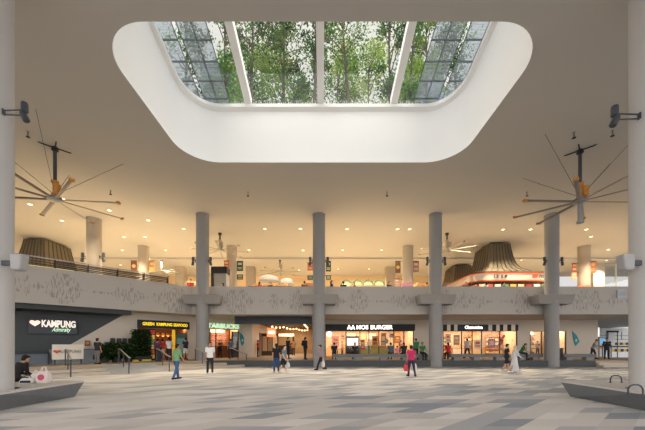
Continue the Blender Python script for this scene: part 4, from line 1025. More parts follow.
# ------------------------------------------------------------------ left terrace
t = thing('illuminated_sign', 'dark sign box reading KAMPUNG with a pink heart and white script on the dark wall', 'sign', DG(28, 35.9) + (0,), D45)
a, b = DG(28, 35.9), DG(77, 35.9); w = math.hypot(b[0]-a[0], b[1]-a[1])
MB().box(0, -.14, 2.28, w, .04, 3.2).build('sign_box', mat('sign_slate', (62, 68, 74), .5, var=.05), t, bev=.02)
text('lettering', 'KAMPUNG', w*.70, .44, mat('lit_cream_letters', (250, 236, 222), .5, emit=1.0), t, (w*.61, -.15, 2.70), off=.03)
text('script_lettering', 'Admiralty', w*.40, .34, m_neong, t, (w*.66, -.15, 2.36), shear=.5)
hp = []
for i in range(28):
    an = 2*PI*i/28; hp.append((w*.13 + .024*16*math.sin(an)**3*.62, 2.93 + .017*(13*math.cos(an) - 5*math.cos(2*an) - 2*math.cos(3*an) - math.cos(4*an))*.75))
MB().slab(hp, -.17, -.14).build('heart', mat('lit_pink_heart', (255, 196, 180), .5, emit=1.8), t)
for s in (.06, .94): MB().box(w*s-.03, .0, 2.5, w*s+.03, .05, 3.0).build('bracket', m_black, t)
def lowwall(px0, px1, c, h, d): a, b = DG(px0, c), DG(px1, c); return a, math.hypot(b[0]-a[0], b[1]-a[1])
a, L_ = lowwall(4, 48, 34.6, 0, 0)
t = thing('dark_planter_counter', 'low blue grey counter with a dark top along the dark wall', 'counter', (a[0], a[1], PLAT), D45)
MB().box(0, 0, 0, L_, .6, .66).build('counter_body', mat('blue_grey_panel', (98, 108, 118), .6, var=.06), t, bev=.01); MB().box(-.05, -.06, .62, L_+.06, .66, .72).build('counter_top', m_slat, t, bev=.01); MB().box(L_-.02, -.06, 0, L_+.06, .66, .62).build('end_panel', m_slat, t)
a, L_ = lowwall(49.5, 98, 34.9, 0, 0)
t = thing('low_wall_unit', 'low pale grey blue wall unit behind the white notice board', 'low wall', (a[0], a[1], PLAT), D45)
MB().box(0, 0, 0, L_, .4, .85).build('wall_body', mat('pale_blue_grey', (142, 150, 156), .7, var=.05), t, bev=.01); MB().box(-.02, -.03, .85, L_+.02, .43, .9).build('coping', m_stone, t)
a, b = DG(52, 33.9), DG(83.5, 33.9); w = math.hypot(b[0]-a[0], b[1]-a[1])
t = thing('notice_board', 'white notice board with a small red heart and grey letters on the left terrace', 'notice board', (a[0], a[1], PLAT), D45)
MB().box(0, -.04, .28, w, .04, 1.18).build('board', mat('notice_white', (224, 216, 202), .6, var=.03), t, bev=.01)
text('lettering', 'KAMPUNG', w*.66, .2, mat('grey_lettering', (150, 146, 142), .6), t, (w*.58, -.05, .66))
MB().slab([(w*.15 + (x - w*.13)*.75, .76 + (z - 2.93)*.6) for x, z in [(q_[0]*1 - 0, q_[1]) for q_ in [(w*.13 + .024*16*math.sin(2*PI*i/28)**3*.62, 2.93 + .0128*(13*math.cos(2*PI*i/28) - 5*math.cos(4*PI*i/28) - 2*math.cos(6*PI*i/28) - math.cos(8*PI*i/28))) for i in range(28)]]], -.055, -.04).build('heart', mat('notice_red', (200, 90, 70), .6), t)
for s in (.08, .92): MB().box(w*s-.04, -.03, 0, w*s+.04, .03, .3).build('leg', m_gun, t)
def wposter(px, py0, py1, wpx, c, label, c2):
    x, y = DG(px, 35.98); z0, z1 = PH(py1, y), PH(py0, y); w = wpx*y/F/1.1; t = thing('wall_poster', label, 'poster', (x, y, (z0+z1)/2), D45); h = (z1-z0)/2
    MB().box(-w/2, -.03, -h, w/2, .0, h).build('sheet', mat('poster_%d_%d_%d' % c, c, .6, var=.2, scale=6), t)
    g = MB(); g.box(-w*.3, -.04, -h*.4, w*.3, -.03, h*.5); g.build('print', mat('print_%d_%d_%d' % c2, c2, .6), t)
wposter(87.5, 340.5, 346, 5, (136, 84, 52), 'small brown framed picture on the beige wall left of the waiting person', (190, 130, 80))
wposter(108, 341, 345, 8, (180, 178, 174), 'small pale grey sign with dark lines on the beige wall above the shrubs', (100, 100, 104))
# shrubs in pots
LP = [leaf_mat('shrub_dark', (44, 66, 44)), leaf_mat('shrub_mid', (62, 88, 50)), leaf_mat('shrub_bright', (110, 130, 64))]
def shrub(px, c, h, r, nl, label, group, seed, wts=(6, 3, 1), box=False, planter=.3):
    rnd = random.Random(seed); x, y = DG(px, c); t = thing('potted_shrub', label, 'plant', (x, y, PLAT), D45, group)
    if box: MB().loft([rect(r*1.0, .28, 0), rect(r*1.08, .32, planter)]).build('planter', m_slat, t, bev=.015)
    else: MB().lathe([(r*.55, 0), (r*.75, planter), (r*.7, planter), (r*.5, planter-.05)], 18).build('pot', m_slat, t, smooth=True)
    s = MB()
    for k in range(9): s.tube([(rnd.uniform(-.1, .1)*r*3, rnd.uniform(-.1, .1), planter-.05), (rnd.uniform(-.8, .8)*r, rnd.uniform(-.25, .25), h*.9)], .012, 5)
    s.build('stems', m_bark, t); g = MB()
    for k in range(nl):
        g.mi = rnd.choices((0, 1, 2), wts)[0]
        if box: p = (rnd.uniform(-r, r), rnd.uniform(-.28, .28), planter + (h-planter)*rnd.random())
        else:
            a_ = rnd.uniform(0, 6.28); q_ = r*rnd.random()**.5; p = (q_*math.cos(a_), q_*math.sin(a_), planter + (h-planter)*rnd.random())
        leaf(g, p, .15*rnd.uniform(.7, 1.4), rnd)
    g.build('foliage', LP, t); return t
shrub(105.5, 34.0, 1.2, .36, 1300, 'dark shrub in a pot nearest the waiting person', 'dark potted shrubs on the left terrace', 1)
shrub(117, 34.0, 1.3, .37, 1400, 'dark potted shrub in the middle of the three, right of the grey wall sign', 'dark potted shrubs on the left terrace', 2, (5, 4, 2))
shrub(128.5, 34.0, 1.2, .37, 1300, 'dark potted shrub just left of the tall leafy screen', 'dark potted shrubs on the left terrace', 3)
shrub(141.5, 34.9, 2.25, .6, 3000, 'tall dark leafy plant screen at the left of the seafood restaurant', None, 5, (7, 2, 1), True, .35)
t = dthing('yellow_kerb_block', 'yellow kerb strip at the foot of the tall leafy screen', 'kerb', 141.5, 33.9); MB().box(-.55, -.1, 0, .6, .1, .14).build('block', mat('kerb_yellow', (206, 180, 60), .6, var=.1), t, bev=.02); MB().box(-.2, -.11, .02, .0, .11, .15).build('dark_band', m_black, t)
t = dthing('block_letter_sign', 'row of black block letters standing above the dark shrubs', 'sign', 121, 35.45)
for k, (x, wd) in enumerate(((-.62, .3), (-.25, .3), (.1, .28), (.44, .3))): MB().box(x, -.05, 1.3, x+wd*.9, .05, 1.62).build('letter', m_black, t)
MB().box(-.66, -.06, 1.24, .76, .06, 1.3).build('rail', m_black, t)
for x in (-.5, .6): MB().box(x-.03, -.03, 0, x+.03, .03, 1.25).build('post', m_black, t)
t = dthing('dark_lectern', 'black stand at the seafood restaurant entrance', 'stand', 158.3, 33.3); MB().box(-.17, -.17, 0, .17, .17, .95).build('pedestal', m_black, t, bev=.01); MB().obox((0, -.03, 1.0), .42, .34, .04, 0, .35).build('top', m_slat, t)
# stair handrails, crossing the 45 degree stair
m_hr = mat('handrail_metal', (176, 164, 146), .4, .5, var=.05); m_post = mat('handrail_post', (74, 76, 80), .5, .4)
def stairrail(Ym, label, two=True):
    t = thing('handrail', label, 'handrail', q(30.75, Ym) + (0,), D45 - PI/2, 'metal handrails across the left stair')   # local x runs down the stair
    top = PLAT
    zs = lambda s: PLAT if s <= 0 else (.30 if s < .92 else (.15 if s < 1.84 else 0))
    MB().tube([(-.35, 0, PLAT + .9), (0, 0, PLAT + .9), (2.0, 0, .92), (2.3, 0, .9)], .04, 8).build('rail', m_hr, t, smooth=True)
    for s in (-.3, 2.1): MB().tube([(s, 0, zs(s)), (s, 0, (PLAT + .9) if s < 0 else .91)], .032, 8).build('post', m_post, t)
    MB().tube([(.9, 0, zs(.9)), (.9, 0, .98 + .12)], .026, 8).build('post', m_post, t)
    return t
for px, lab in ((66, 'leftmost stair handrail in front of the white notice board'), (120, 'stair handrail in front of the dark shrubs'), (158, 'stair handrail by the black stand at the restaurant entrance'),
                (197, 'stair handrail at the foot of the coffee shop column'), (232, 'stair handrail in front of the coffee shop door')):
    t_ = (px-CX)/F; Ym = 30.75/(1-t_)
    stairrail(Ym, lab)

# ------------------------------------------------------------------ benches
def long_bench(x0, x1, label, sup):
    t = thing('long_bench', label, 'bench', (x0, 23.05, PLAT), 0, 'long stone benches on the platform edge')
    L_ = x1-x0
    MB().box(0, 0, .22, L_, .55, .46).build('seat', m_stone, t, bev=.02)
    for s in sup: MB().box(s-.25, .06, 0, s+.25, .5, .22).build('support', m_corb, t, bev=.01)
def bx_(px): return PX(px, 23.05)
long_bench(bx_(332), bx_(428.5), 'long grey stone bench in front of the burger shop', [.7, 2.0, 3.9, 5.6, 6.9])
long_bench(bx_(451), bx_(543.5), 'long grey stone bench in front of the bakery', [.5, 2.0, 3.7, 5.5, 6.5])
long_bench(bx_(564), bx_(597), 'short grey stone bench right of the last tall column', [.5, 2.0])
def ring_bench(sgn, label):
    cx, cy = sgn*8.4, 7.7
    t = thing('stone_bench', label, 'bench', (cx, cy, 0), 0, 'battered stone benches around the near columns')
    top = [(-.85, 1.95), (-.78, -.4), (-.7, -3.2), (3.2, -3.2), (3.2, 1.95)]
    bot = [(-.72, 1.75), (-.56, .6), (-.53, -3.0), (3.0, -3.0), (3.0, 1.75)]
    hole_ = [(.5*math.cos(2*PI*k/24), .6*math.sin(2*PI*k/24)) for k in range(24)]
    tp = [(x if sgn > 0 else -x, y) for x, y in top]; bt = [(x if sgn > 0 else -x, y) for x, y in bot]
    bm = bmesh.new(); rr = []
    for z, pl in ((0, bt), (.42, tp)):
        vo = [bm.verts.new((x, y, z)) for x, y in pl]; vi = [bm.verts.new((x, y, z)) for x, y in hole_]
        es = [bm.edges.new((v[k], v[(k+1) % len(v)])) for v in (vo, vi) for k in range(len(v))]
        bmesh.ops.triangle_fill(bm, edges=es, use_beauty=True); rr.append((vo, vi))
    for w_ in (0, 1):
        a, b = rr[0][w_], rr[1][w_]
        for k in range(len(a)): j = (k+1) % len(a); bm.faces.new((a[k], a[j], b[j], b[k]))
    bmesh.ops.recalc_face_normals(bm, faces=bm.faces); me = bpy.data.meshes.new('bench_body'); bm.to_mesh(me); bm.free(); me.materials.append(m_stone)
    o = bpy.data.objects.new('bench_body', me); C.objects.link(o); o.parent = t
    me = plate_with_hole(tp, hole_, .42, .46); me.materials.append(m_stonetop); o = bpy.data.objects.new('bench_top', me); C.objects.link(o); o.parent = t
    return t
ring_bench(1, 'low battered stone bench around the near right column')
ring_bench(-1, 'low battered stone bench around the near left column')
for i, (x, y, lab) in enumerate(((PX(616, 9.2), 9.2, 'metal hoop armrest on the right stone bench, behind the column edge'), (PX(635.5, 7.05), 7.05, 'metal hoop armrest on the right stone bench, in front of the column'))):
    t = thing('bench_armrest', lab, 'armrest', (x, y, .46), .0, 'hoop armrests on the right bench')
    MB().tube([(-.17, 0, 0), (-.17, 0, .12), (-.13, 0, .19), (-.06, 0, .22), (.06, 0, .22), (.13, 0, .19), (.17, 0, .12), (.17, 0, 0)], .018, 8).build('hoop', m_gun, t, smooth=True)
    for s in (-1, 1): MB().lathe([(.035, 0), (.035, .012), (.02, .014)], 12, (s*.17, 0, 0)).build('foot_plate', m_gun, t)

# ------------------------------------------------------------------ far right, outside the building
for px, lab in ((591.3, 'left of two white topped light posts at the far right'), (596.6, 'right of two white topped light posts at the far right')):
    Y = 29.6; t = thing('light_post', lab, 'lamp post', (PX(px, Y), Y, PLAT), 0, 'white topped light posts')
    MB().box(-.16, -.16, 0, .16, .16, 1.95).build('post', mat('brown_post', (128, 104, 86), .6, var=.1), t, bev=.01); MB().box(-.15, -.15, 1.95, .15, .15, 2.85).build('lamp_shade', mat('post_glow', (252, 246, 236), .5, emit=1.2), t, bev=.02)
Y = 38
t = thing('pale_building', 'pale grey building across the road at the far right', 'building', (PX(617, Y), Y, 0))
MB().box(-1.6, 2, 0, 8, 4, 3.8).build('wall', mat('pale_facade', (206, 206, 204), .7, var=.04), t)
g = MB()
for k in range(8): g.box(-1.5+1.0*k, 1.95, 2.3, -1.44+1.0*k, 2.0, 3.35)
for z in (2.3, 2.8): g.box(-1.6, 1.95, z, 8, 2.0, z+.06)
g.build('facade_grid', m_stone, t)
MB().box(-1.6, 1.9, 1.3, 8, 2.0, 1.5).build('ledge', m_gun, t)
t = thing('banner_pillar', 'white hanging banner with a black top bar at the far right', 'banner', (PX(611.5, 34), 34, 0))
MB().box(-.35, -.03, 1.6, .35, .03, 3.0).build('panel', m_white, t); MB().box(-.5, -.08, 3.0, .75, .08, 3.2).build('top_bar', m_black, t)
for s in (-.42, .66): MB().box(s-.03, -.03, 0, s+.03, .03, 3.05).build('post', m_gun, t)
t = thing('blue_lit_sign', 'small blue lit sign between the two people at the far right', 'sign', (PX(602.5, 34), 34, 0)); MB().box(-.5, -.05, 1.75, .5, .05, 2.35).build('panel', mat('blue_glow', (110, 170, 206), .5, emit=.8, var=.4, scale=4), t); MB().box(-.04, -.03, 0, .04, .03, 1.75).build('post', m_gun, t)
MB().box(-.55, -.06, 2.35, .55, .06, 2.43).build('cap', m_dark, t)
for Y, z, lab in ((33.5, .87, 'lower yellow and black barrier at the far right'), (36.5, 1.6, 'upper yellow and black barrier at the far right')):
    t = thing('barrier', lab, 'barrier', (PX(611, Y), Y, 0), 0, 'yellow and black barriers'); w_ = 3.0
    for k in range(9): MB().box(w_*k/9, -.06, z, w_*(k+1)/9, .06, z+.3).build('stripe', mat('barrier_yellow', (226, 184, 60), .6) if k % 2 == 0 else m_black, t)
    for s in (.1, w_-.1): MB().box(s-.04, .06, 0, s+.04, .12, z+.3).build('post', m_gun, t)
t = thing('dark_bin', 'dark narrow bin just right of the last tall column', 'bin', (PX(556.5, 23.6), 23.4, PLAT)); MB().box(-.2, -.2, 0, .2, .2, .85).build('bin_body', m_black, t, bev=.02); MB().box(-.22, -.22, .85, .22, .22, .93).build('lid', m_gun, t, bev=.01)
# ------------------------------------------------------------------ people
m_skin = [mat('skin_light', (214, 172, 142), .6, var=.05), mat('skin_mid', (186, 138, 106), .6, var=.05), mat('skin_brown', (140, 96, 70), .6, var=.05)]
m_eye = mat('eye_dark', (30, 24, 22), .3); m_lip = mat('lip_tone', (160, 92, 84), .5)
_cl = {}
def cloth(c, var=.1, scale=6): return mat('cloth_%d_%d_%d' % c, c, .85, var=var, scale=scale)
def remesh(mb, vox, smooth_it=3):
    me = mb.mesh('tmp'); o = bpy.data.objects.new('tmp', me); C.objects.link(o)
    r = o.modifiers.new('r', 'REMESH'); r.mode = 'VOXEL'; r.voxel_size = vox; r.use_smooth_shade = True
    s = o.modifiers.new('s', 'SMOOTH'); s.iterations = smooth_it; s.factor = .5
    dg = bpy.context.evaluated_depsgraph_get(); dg.update()
    out = bpy.data.meshes.new_from_object(o.evaluated_get(dg)); bpy.data.objects.remove(o); bpy.data.meshes.remove(me)
    return out
def limb_dir(a, out=0, sg=1):   # a: degrees forward of hanging straight down (forward = -y)
    a = math.radians(a); return Vector((sg*math.sin(math.radians(out)), -math.sin(a), -math.cos(a))).normalized()
POSES = {  # thigh, knee (left, right); upper arm, elbow, out (left, right); lean; head turn
 'stand': dict(th=(3, -2), kn=(3, 2), ua=(4, 2), el=(14, 12), out=(8, 8), lean=1),
 'stride': dict(th=(24, -18), kn=(6, 16), ua=(-20, 22), el=(22, 30), out=(8, 8), lean=4),
 'step': dict(th=(15, -11), kn=(6, 14), ua=(-12, 14), el=(20, 24), out=(8, 8), lean=3),
 'carry': dict(th=(12, -10), kn=(5, 12), ua=(6, 10), el=(18, 30), out=(9, 9), lean=5),
 'phone': dict(th=(4, -3), kn=(4, 3), ua=(22, 18), el=(96, 100), out=(6, 6), lean=5),
 'sit': dict(th=(80, 78), kn=(80, 78), ua=(24, 20), el=(56, 60), out=(8, 8), lean=8),
 'slump': dict(th=(82, 76), kn=(86, 74), ua=(34, 30), el=(64, 58), out=(6, 6), lean=28),
 'lean': dict(th=(20, -8), kn=(12, 6), ua=(34, 22), el=(44, 38), out=(10, 10), lean=22)}
def person(label, x, y, z, rz, H, pose, shirt, legs, hair=(32, 28, 26), skin=1, sleeve='short', bottom='long', long_hair=False, shoe=(40, 38, 38),
           fem=False, veil=None, stripes=None, seat=.46, mirror=False, dress=None, faces=True, group=None, scarf=None):
    P = dict(POSES[pose]); sc = H/1.7
    if mirror:
        for k in ('th', 'kn', 'ua', 'el', 'out'): P[k] = P[k][::-1]
    sit = pose in ('sit', 'slump')
    hipz = .90
    Rl = Matrix.Rotation(math.radians(P['lean']), 3, 'X')     # leaning forward tips +z towards -y
    hip0 = Vector((0, 0, hipz))
    def T(p): return Rl @ (Vector(p) - hip0) + hip0
    sh = .165 if fem else .185
    legsJ = []
    for i, sg in ((0, 1), (1, -1)):
        h = Vector((sg*.09, 0, hipz)); k = h + limb_dir(P['th'][i], 3, sg)*.42; a = k + limb_dir(P['th'][i] - P['kn'][i], 1, sg)*.40
        toe = a + Vector((sg*.03, -.17, -.035)); legsJ.append((h, k, a, toe, a + Vector((0, .05, -.045))))
    low = min(min(l[3].z, l[4].z) - .035 for l in legsJ)
    dz = (seat/sc + .085 - hipz) if sit else -low
    off = Vector((0, 0, dz))
    armsJ = []
    for i, sg in ((0, 1), (1, -1)):
        s0 = T((sg*sh, 0, 1.40)); d1 = Rl @ limb_dir(P['ua'][i], P['out'][i], sg); e = s0 + d1*.28
        d2 = Rl @ limb_dir(P['ua'][i] + P['el'][i], P['out'][i]*.3 - (12 if P['el'][i] > 40 else 0), sg); w_ = e + d2*.245; armsJ.append((s0, e, w_, d2))
    def trings(inf=0, z0=.84, z1=1.46, hipw=1.0):
        prof = [(.82, .135, .10), (.88, .165, .118), (.95, .168 if fem else .160, .118), (1.04, .132 if fem else .148, .10), (1.16, .142 if fem else .158, .108), (1.28, .16 if fem else .178, .118), (1.37, .155 if fem else .172, .105), (1.42, .11, .08), (1.46, .062, .06)]
        rs = []
        for zz, rx, ry in prof:
            if zz < z0 - .001 or zz > z1 + .001: continue
            rs.append([T((((rx+inf)*math.cos(2*PI*i/16)), (ry+inf)*math.sin(2*PI*i/16), zz)) + off for i in range(16)])
        return rs
    b = MB(); b.loft(trings())
    hc = T((0, -.015, 1.585)) + off; Hd = Rl.lerp(Matrix.Identity(3), .45) if P['lean'] < 15 else Rl.lerp(Matrix.Identity(3), .2)
    def HP(v): return Hd @ Vector(v) + hc
    b.caps(T((0, 0, 1.40)) + off, HP((0, .01, -.04)), .06, .052)
    hr = MB().ell((0, .008, .018), .076, .094, .105, 16, 12).ell((0, -.018, -.055), .056, .066, .062, 14, 10)
    hr.ell((0, -.098, -.012), .013, .02, .022).ell((.077, .01, -.01), .012, .02, .03).ell((-.077, .01, -.01), .012, .02, .03).ell((0, -.088, -.055), .022, .012, .012).ell((0, -.085, .03), .05, .016, .012).ell((0, -.072, -.098), .026, .02, .018)
    b.add([HP(v) for v in hr.v], hr.f)
    for h, k, a, toe, heel in legsJ:
        b.caps(h+off, k+off, .082, .056); b.caps(k+off, k.lerp(a, .35)+off, .055, .056); b.caps(k.lerp(a, .35)+off, a+off, .056, .038)
        b.caps(a+off, heel+off, .038, .033); b.caps(heel+off, toe+off, .036, .03)
    fing = MB()
    hands = []
    for (s0, e, w_, d2), sg in zip(armsJ, (1, -1)):
        b.caps(s0+off, e+off, .052, .039); b.caps(e+off, w_+off, .040, .027)
        fwd = (Rl @ Vector((0, -1, 0))); fwd = (fwd - d2*fwd.dot(d2)); fwd = fwd.normalized() if fwd.length > .05 else Vector((0, 0, 1)); side = d2.cross(fwd).normalized()
        pc = w_ + d2*.05
        for j in range(4):
            o_ = fwd*(.033 - .022*j)
            b.caps(w_+off+o_*.55, w_+off+d2*.085+o_, .014, .012, 8)
            L1 = (.042, .048, .045, .034)[j]; k0 = w_ + d2*.085 + o_; inn = side*(-sg if side.x*1 > 0 else sg)
            k1 = k0 + (d2*.9 + inn*.35).normalized()*L1; k2 = k1 + (d2*.6 + inn*.75).normalized()*L1*.8
            fing.caps(k0+off - d2*.012, k1+off, .0095, .009, 7); fing.caps(k1+off, k2+off, .009, .0075, 7)
        t0 = w_ + d2*.03 + fwd*.022; t1 = t0 + (d2*.6 + fwd*.8).normalized()*.042; t2 = t1 + (d2*.95 + fwd*.25).normalized()*.03
        fing.caps(t0+off, t1+off, .013, .0105, 7); fing.caps(t1+off, t2+off, .0105, .008, 7)
        hands.append(w_ + d2*.11 + off)
    me = remesh(b, .0155)
    bm = bmesh.new(); bm.from_mesh(me); fm = fing.mesh('f', smooth=True); bm.from_mesh(fm); bm.to_mesh(me); bm.free(); bpy.data.meshes.remove(fm)
    me.polygons.foreach_set('use_smooth', [True]*len(me.polygons))
    S4 = Matrix.Scale(sc, 4)
    def fin(me, name, m, parent):
        me.transform(S4); me.materials.clear(); me.materials.append(m); me.name = name
        o = bpy.data.objects.new(name, me); C.objects.link(o)
        if parent: o.parent = parent
        return o
    body = fin(me, 'person', m_skin[skin], None); body.location = (x, y, z); body.rotation_euler = (0, 0, rz); tag(body, label, 'person', group)
    # trousers, shorts or skirt
    if dress is None:
        g = MB(); g.loft(trings(.014, .82, 1.05))
        if bottom == 'skirt':
            rs = []
            for f, rx, ry in ((0, .17, .125), (.35, .2, .16), (1, .22, .19)):
                kc = (legsJ[0][1] + legsJ[1][1])/2; c = Vector((0, 0, hipz)).lerp(kc, f*1.0); rs.append([c + off + Vector((rx*math.cos(2*PI*i/16), ry*math.sin(2*PI*i/16), 0)) for i in range(16)])
            g.loft(rs[::-1])
        else:
            for h, k, a, toe, heel in legsJ:
                if bottom == 'long': g.caps(h+off, k+off, .098, .071); g.caps(k+off, k.lerp(a, .92)+off, .071, .056)
                else: g.caps(h+off, h.lerp(k, .82)+off, .099, .082)
        fin(remesh(g, .018), 'skirt' if bottom == 'skirt' else ('trousers' if bottom == 'long' else 'shorts'), cloth(legs), body)
    # shirt or dress
    g = MB(); g.loft(trings(.02, .88 if dress is None else .82, 1.42))
    for (s0, e, w_, d2) in armsJ:
        if sleeve == 'long': g.caps(s0+off, e+off, .066, .052); g.caps(e+off, e.lerp(w_, .9)+off, .052, .042)
        elif sleeve == 'short': g.caps(s0+off, s0.lerp(e, .62)+off, .068, .058)
        else: g.caps(s0+off, s0.lerp(e, .15)+off, .066, .06)
    if dress is not None:
        rs = []; an = (legsJ[0][2] + legsJ[1][2])/2
        for f, rx, ry in ((0, .18, .135), (.4, .21, .19), (.95, .25, .27)):
            c = Vector((0, 0, hipz)).lerp(an, f); rs.append([c + off + Vector((rx*math.cos(2*PI*i/16), ry*math.sin(2*PI*i/16), 0)) for i in range(16)])
        g.loft(rs[::-1])
    sm = cloth(shirt) if stripes is None else cloth(shirt, .75, 9)
    fin(remesh(g, .018), 'dress' if dress is not None else 'shirt', sm, body)
    # hair or headscarf
    g = MB()
    if veil:
        v = MB().ell((0, .018, .012), .098, .108, .122, 16, 12).ell((0, .03, -.1), .088, .085, .11, 14, 10); g.add([HP(q_) for q_ in v.v], v.f)
        g.loft([[T((rx*math.cos(2*PI*i/14), ry*math.sin(2*PI*i/14)+.005, zz)) + off for i in range(14)] for zz, rx, ry in ((1.28, .17, .13), (1.40, .165, .11), (1.48, .085, .085))])
        fin(remesh(g, .016), 'headscarf', cloth(veil), body)
    else:
        v = MB().ell((0, .03, .042), .088, .092, .094, 16, 12).ell((0, .055, -.015), .078, .06, .075, 12, 8).ell((0, -.045, .092), .062, .05, .034, 12, 8)
        if long_hair: v.caps((0, .07, -.02), (0, .085, -.19), .072, .05)
        g.add([HP(q_) for q_ in v.v], v.f); fin(remesh(g, .014), 'hair', cloth(hair, .2, 12), body)
    for (h, k, a, toe, heel) in legsJ:
        g = MB(); g.caps(heel+off, toe+off, .045, .04); g.caps(a+off - Vector((0, 0, .015)), heel+off, .046, .044)
        fin(remesh(g, .012, 2), 'shoe', cloth(shoe), body)
    if faces:
        for sx in (1, -1):
            e = MB().ell((sx*.031, -.086, .006), .012, .007, .007, 8, 6); e.v = [HP(q_) for q_ in e.v]; fin(e.mesh('eye', True), 'eye', m_eye, body)
        e = MB().ell((0, -.099, -.054), .02, .004, .006, 8, 6); e.v = [HP(q_) for q_ in e.v]; fin(e.mesh('mouth', True), 'mouth', m_lip, body)
    if scarf:
        g = MB(); g.loft([[T(((.085+d)*math.cos(2*PI*i/14), (.08+d)*math.sin(2*PI*i/14), zz)) + off for i in range(14)] for zz, d in ((1.36, .05), (1.43, .03), (1.5, 0))]); fin(remesh(g, .016), 'scarf', cloth(scarf), body)
    Mw = Matrix.Translation((x, y, z)) @ Matrix.Rotation(rz, 4, 'Z') @ S4
    return body, [Mw @ hnd for hnd in hands], (Mw @ (T((0, .17, 1.25)) + off), Mw, Rl)
def bag(label, p, c, w=.3, h=.34, d=.14, rz=0, emblem=None, group=None, handle=.14, name='shopping_bag'):
    """a carrier bag whose handles reach up to point p"""
    t = thing(name, label, 'bag', (p[0], p[1], p[2] - h - handle), rz, group); m = cloth(c, .06)
    g = MB(); g.loft([[(-w*.42, -d*.5, 0), (w*.42, -d*.5, 0), (w*.42, d*.5, 0), (-w*.42, d*.5, 0)], [(-w*.52, -d*.62, h*.3), (w*.52, -d*.62, h*.3), (w*.52, d*.62, h*.3), (-w*.52, d*.62, h*.3)], [(-w*.48, -d*.45, h*.75), (w*.48, -d*.45, h*.75), (w*.48, d*.45, h*.75), (-w*.48, d*.45, h*.75)], [(-w*.4, -d*.2, h), (w*.4, -d*.2, h), (w*.4, d*.2, h), (-w*.4, d*.2, h)]])
    g.build('bag_body', m, t, smooth=True, bev=.012)
    for s in (-1, 1): MB().tube([(-w*.24, s*d*.18, h-.01), (-w*.14, s*d*.08, h+handle*.75), (0, 0, h+handle), (w*.14, s*d*.08, h+handle*.75), (w*.24, s*d*.18, h-.01)], .011, 6).build('handle', m, t, smooth=True)
    if emblem: MB().slab([(.3*w*math.cos(k*PI/8), h*.5 + .3*w*math.sin(k*PI/8)) for k in range(16)], -d*.62, -d*.56).build('emblem', cloth(emblem), t)
    return t
def pz(px, feet, z=0):      # where someone stands, from where the feet touch a floor at height z
    Y = (CH - z)*F/(feet - HY); return PX(px, Y), Y
rad = math.radians
# --- on the plaza (heading 0 looks out of the picture, +90 looks to the right)
x, y = pz(176.5, 379.3); person('man in a green polo shirt and blue jeans walking across the plaza, seen from behind', x, y, 0, rad(150), 1.66, 'step', (112, 160, 112), (62, 92, 132), skin=1, shoe=(36, 34, 36))
x, y = pz(210, 374.3); person('man in a loose white shirt and black trousers standing before the coffee shop column', x, y, 0, rad(40), 1.75, 'stand', (222, 220, 218), (34, 36, 42), skin=1, shoe=(214, 212, 208))
x, y = pz(276.3, 372.8); person('woman in a black top and blue jeans standing outside the mall entrance', x, y, 0, rad(205), 1.68, 'stand', (30, 30, 34), (48, 74, 116), skin=1, long_hair=True, fem=True, shoe=(200, 160, 104))
x, y = pz(283.6, 373); b_, hd, _ = person('person in a patterned top and dark shorts carrying a pale bag by the mall entrance', x, y, 0, rad(70), 1.6, 'carry', (110, 122, 134), (30, 30, 34), skin=0, bottom='short', stripes=1, shoe=(214, 210, 206))
bag('pale blue grey carrier bag held by the person in dark shorts', hd[0], (176, 184, 190), .3, .34, rz=rad(70))
x, y = pz(320.8, 369.8); b_, hd, _ = person('person in a mauve grey top striding left in front of the middle column', x, y, 0, rad(-75), 1.66, 'stride', (146, 130, 138), (30, 32, 36), skin=1, sleeve='long')
bag('cream tote bag carried by the person striding past the middle column', hd[0], (218, 208, 194), .36, .38, rz=rad(-75), name='tote_bag')
x, y = pz(411.5, 376.3); b_, hd, _ = person('person in a magenta top walking with shopping bags near the burger shop', x, y, 0, rad(185), 1.6, 'carry', (190, 40, 96), (52, 44, 62), skin=1, fem=True, shoe=(34, 32, 34))
bag('white plastic carrier bag held by the person in magenta', hd[1], (226, 220, 216), .3, .36, rz=rad(10)); bag('red plastic carrier bag held by the person in magenta', hd[0], (200, 70, 72), .28, .34, rz=rad(-10))
x, y = pz(506.6, 371.6); b_, hd, _ = person('person in a black top and dark shorts walking beside the figure in pale grey', x, y, 0, rad(75), 1.68, 'step', (34, 36, 42), (38, 38, 42), skin=0, bottom='short', shoe=(222, 220, 216))
bag('small white bag held by the walker in black shorts', hd[1], (222, 216, 208), .26, .3, rz=rad(75))
x, y = pz(514.6, 373); person('figure in a long pale grey robe and beige headscarf walking past the bakery', x, y, 0, rad(80), 1.62, 'stride', (196, 196, 198), (196, 196, 198), skin=1, sleeve='long', dress=1, veil=(196, 176, 150), fem=True, shoe=(226, 224, 220))
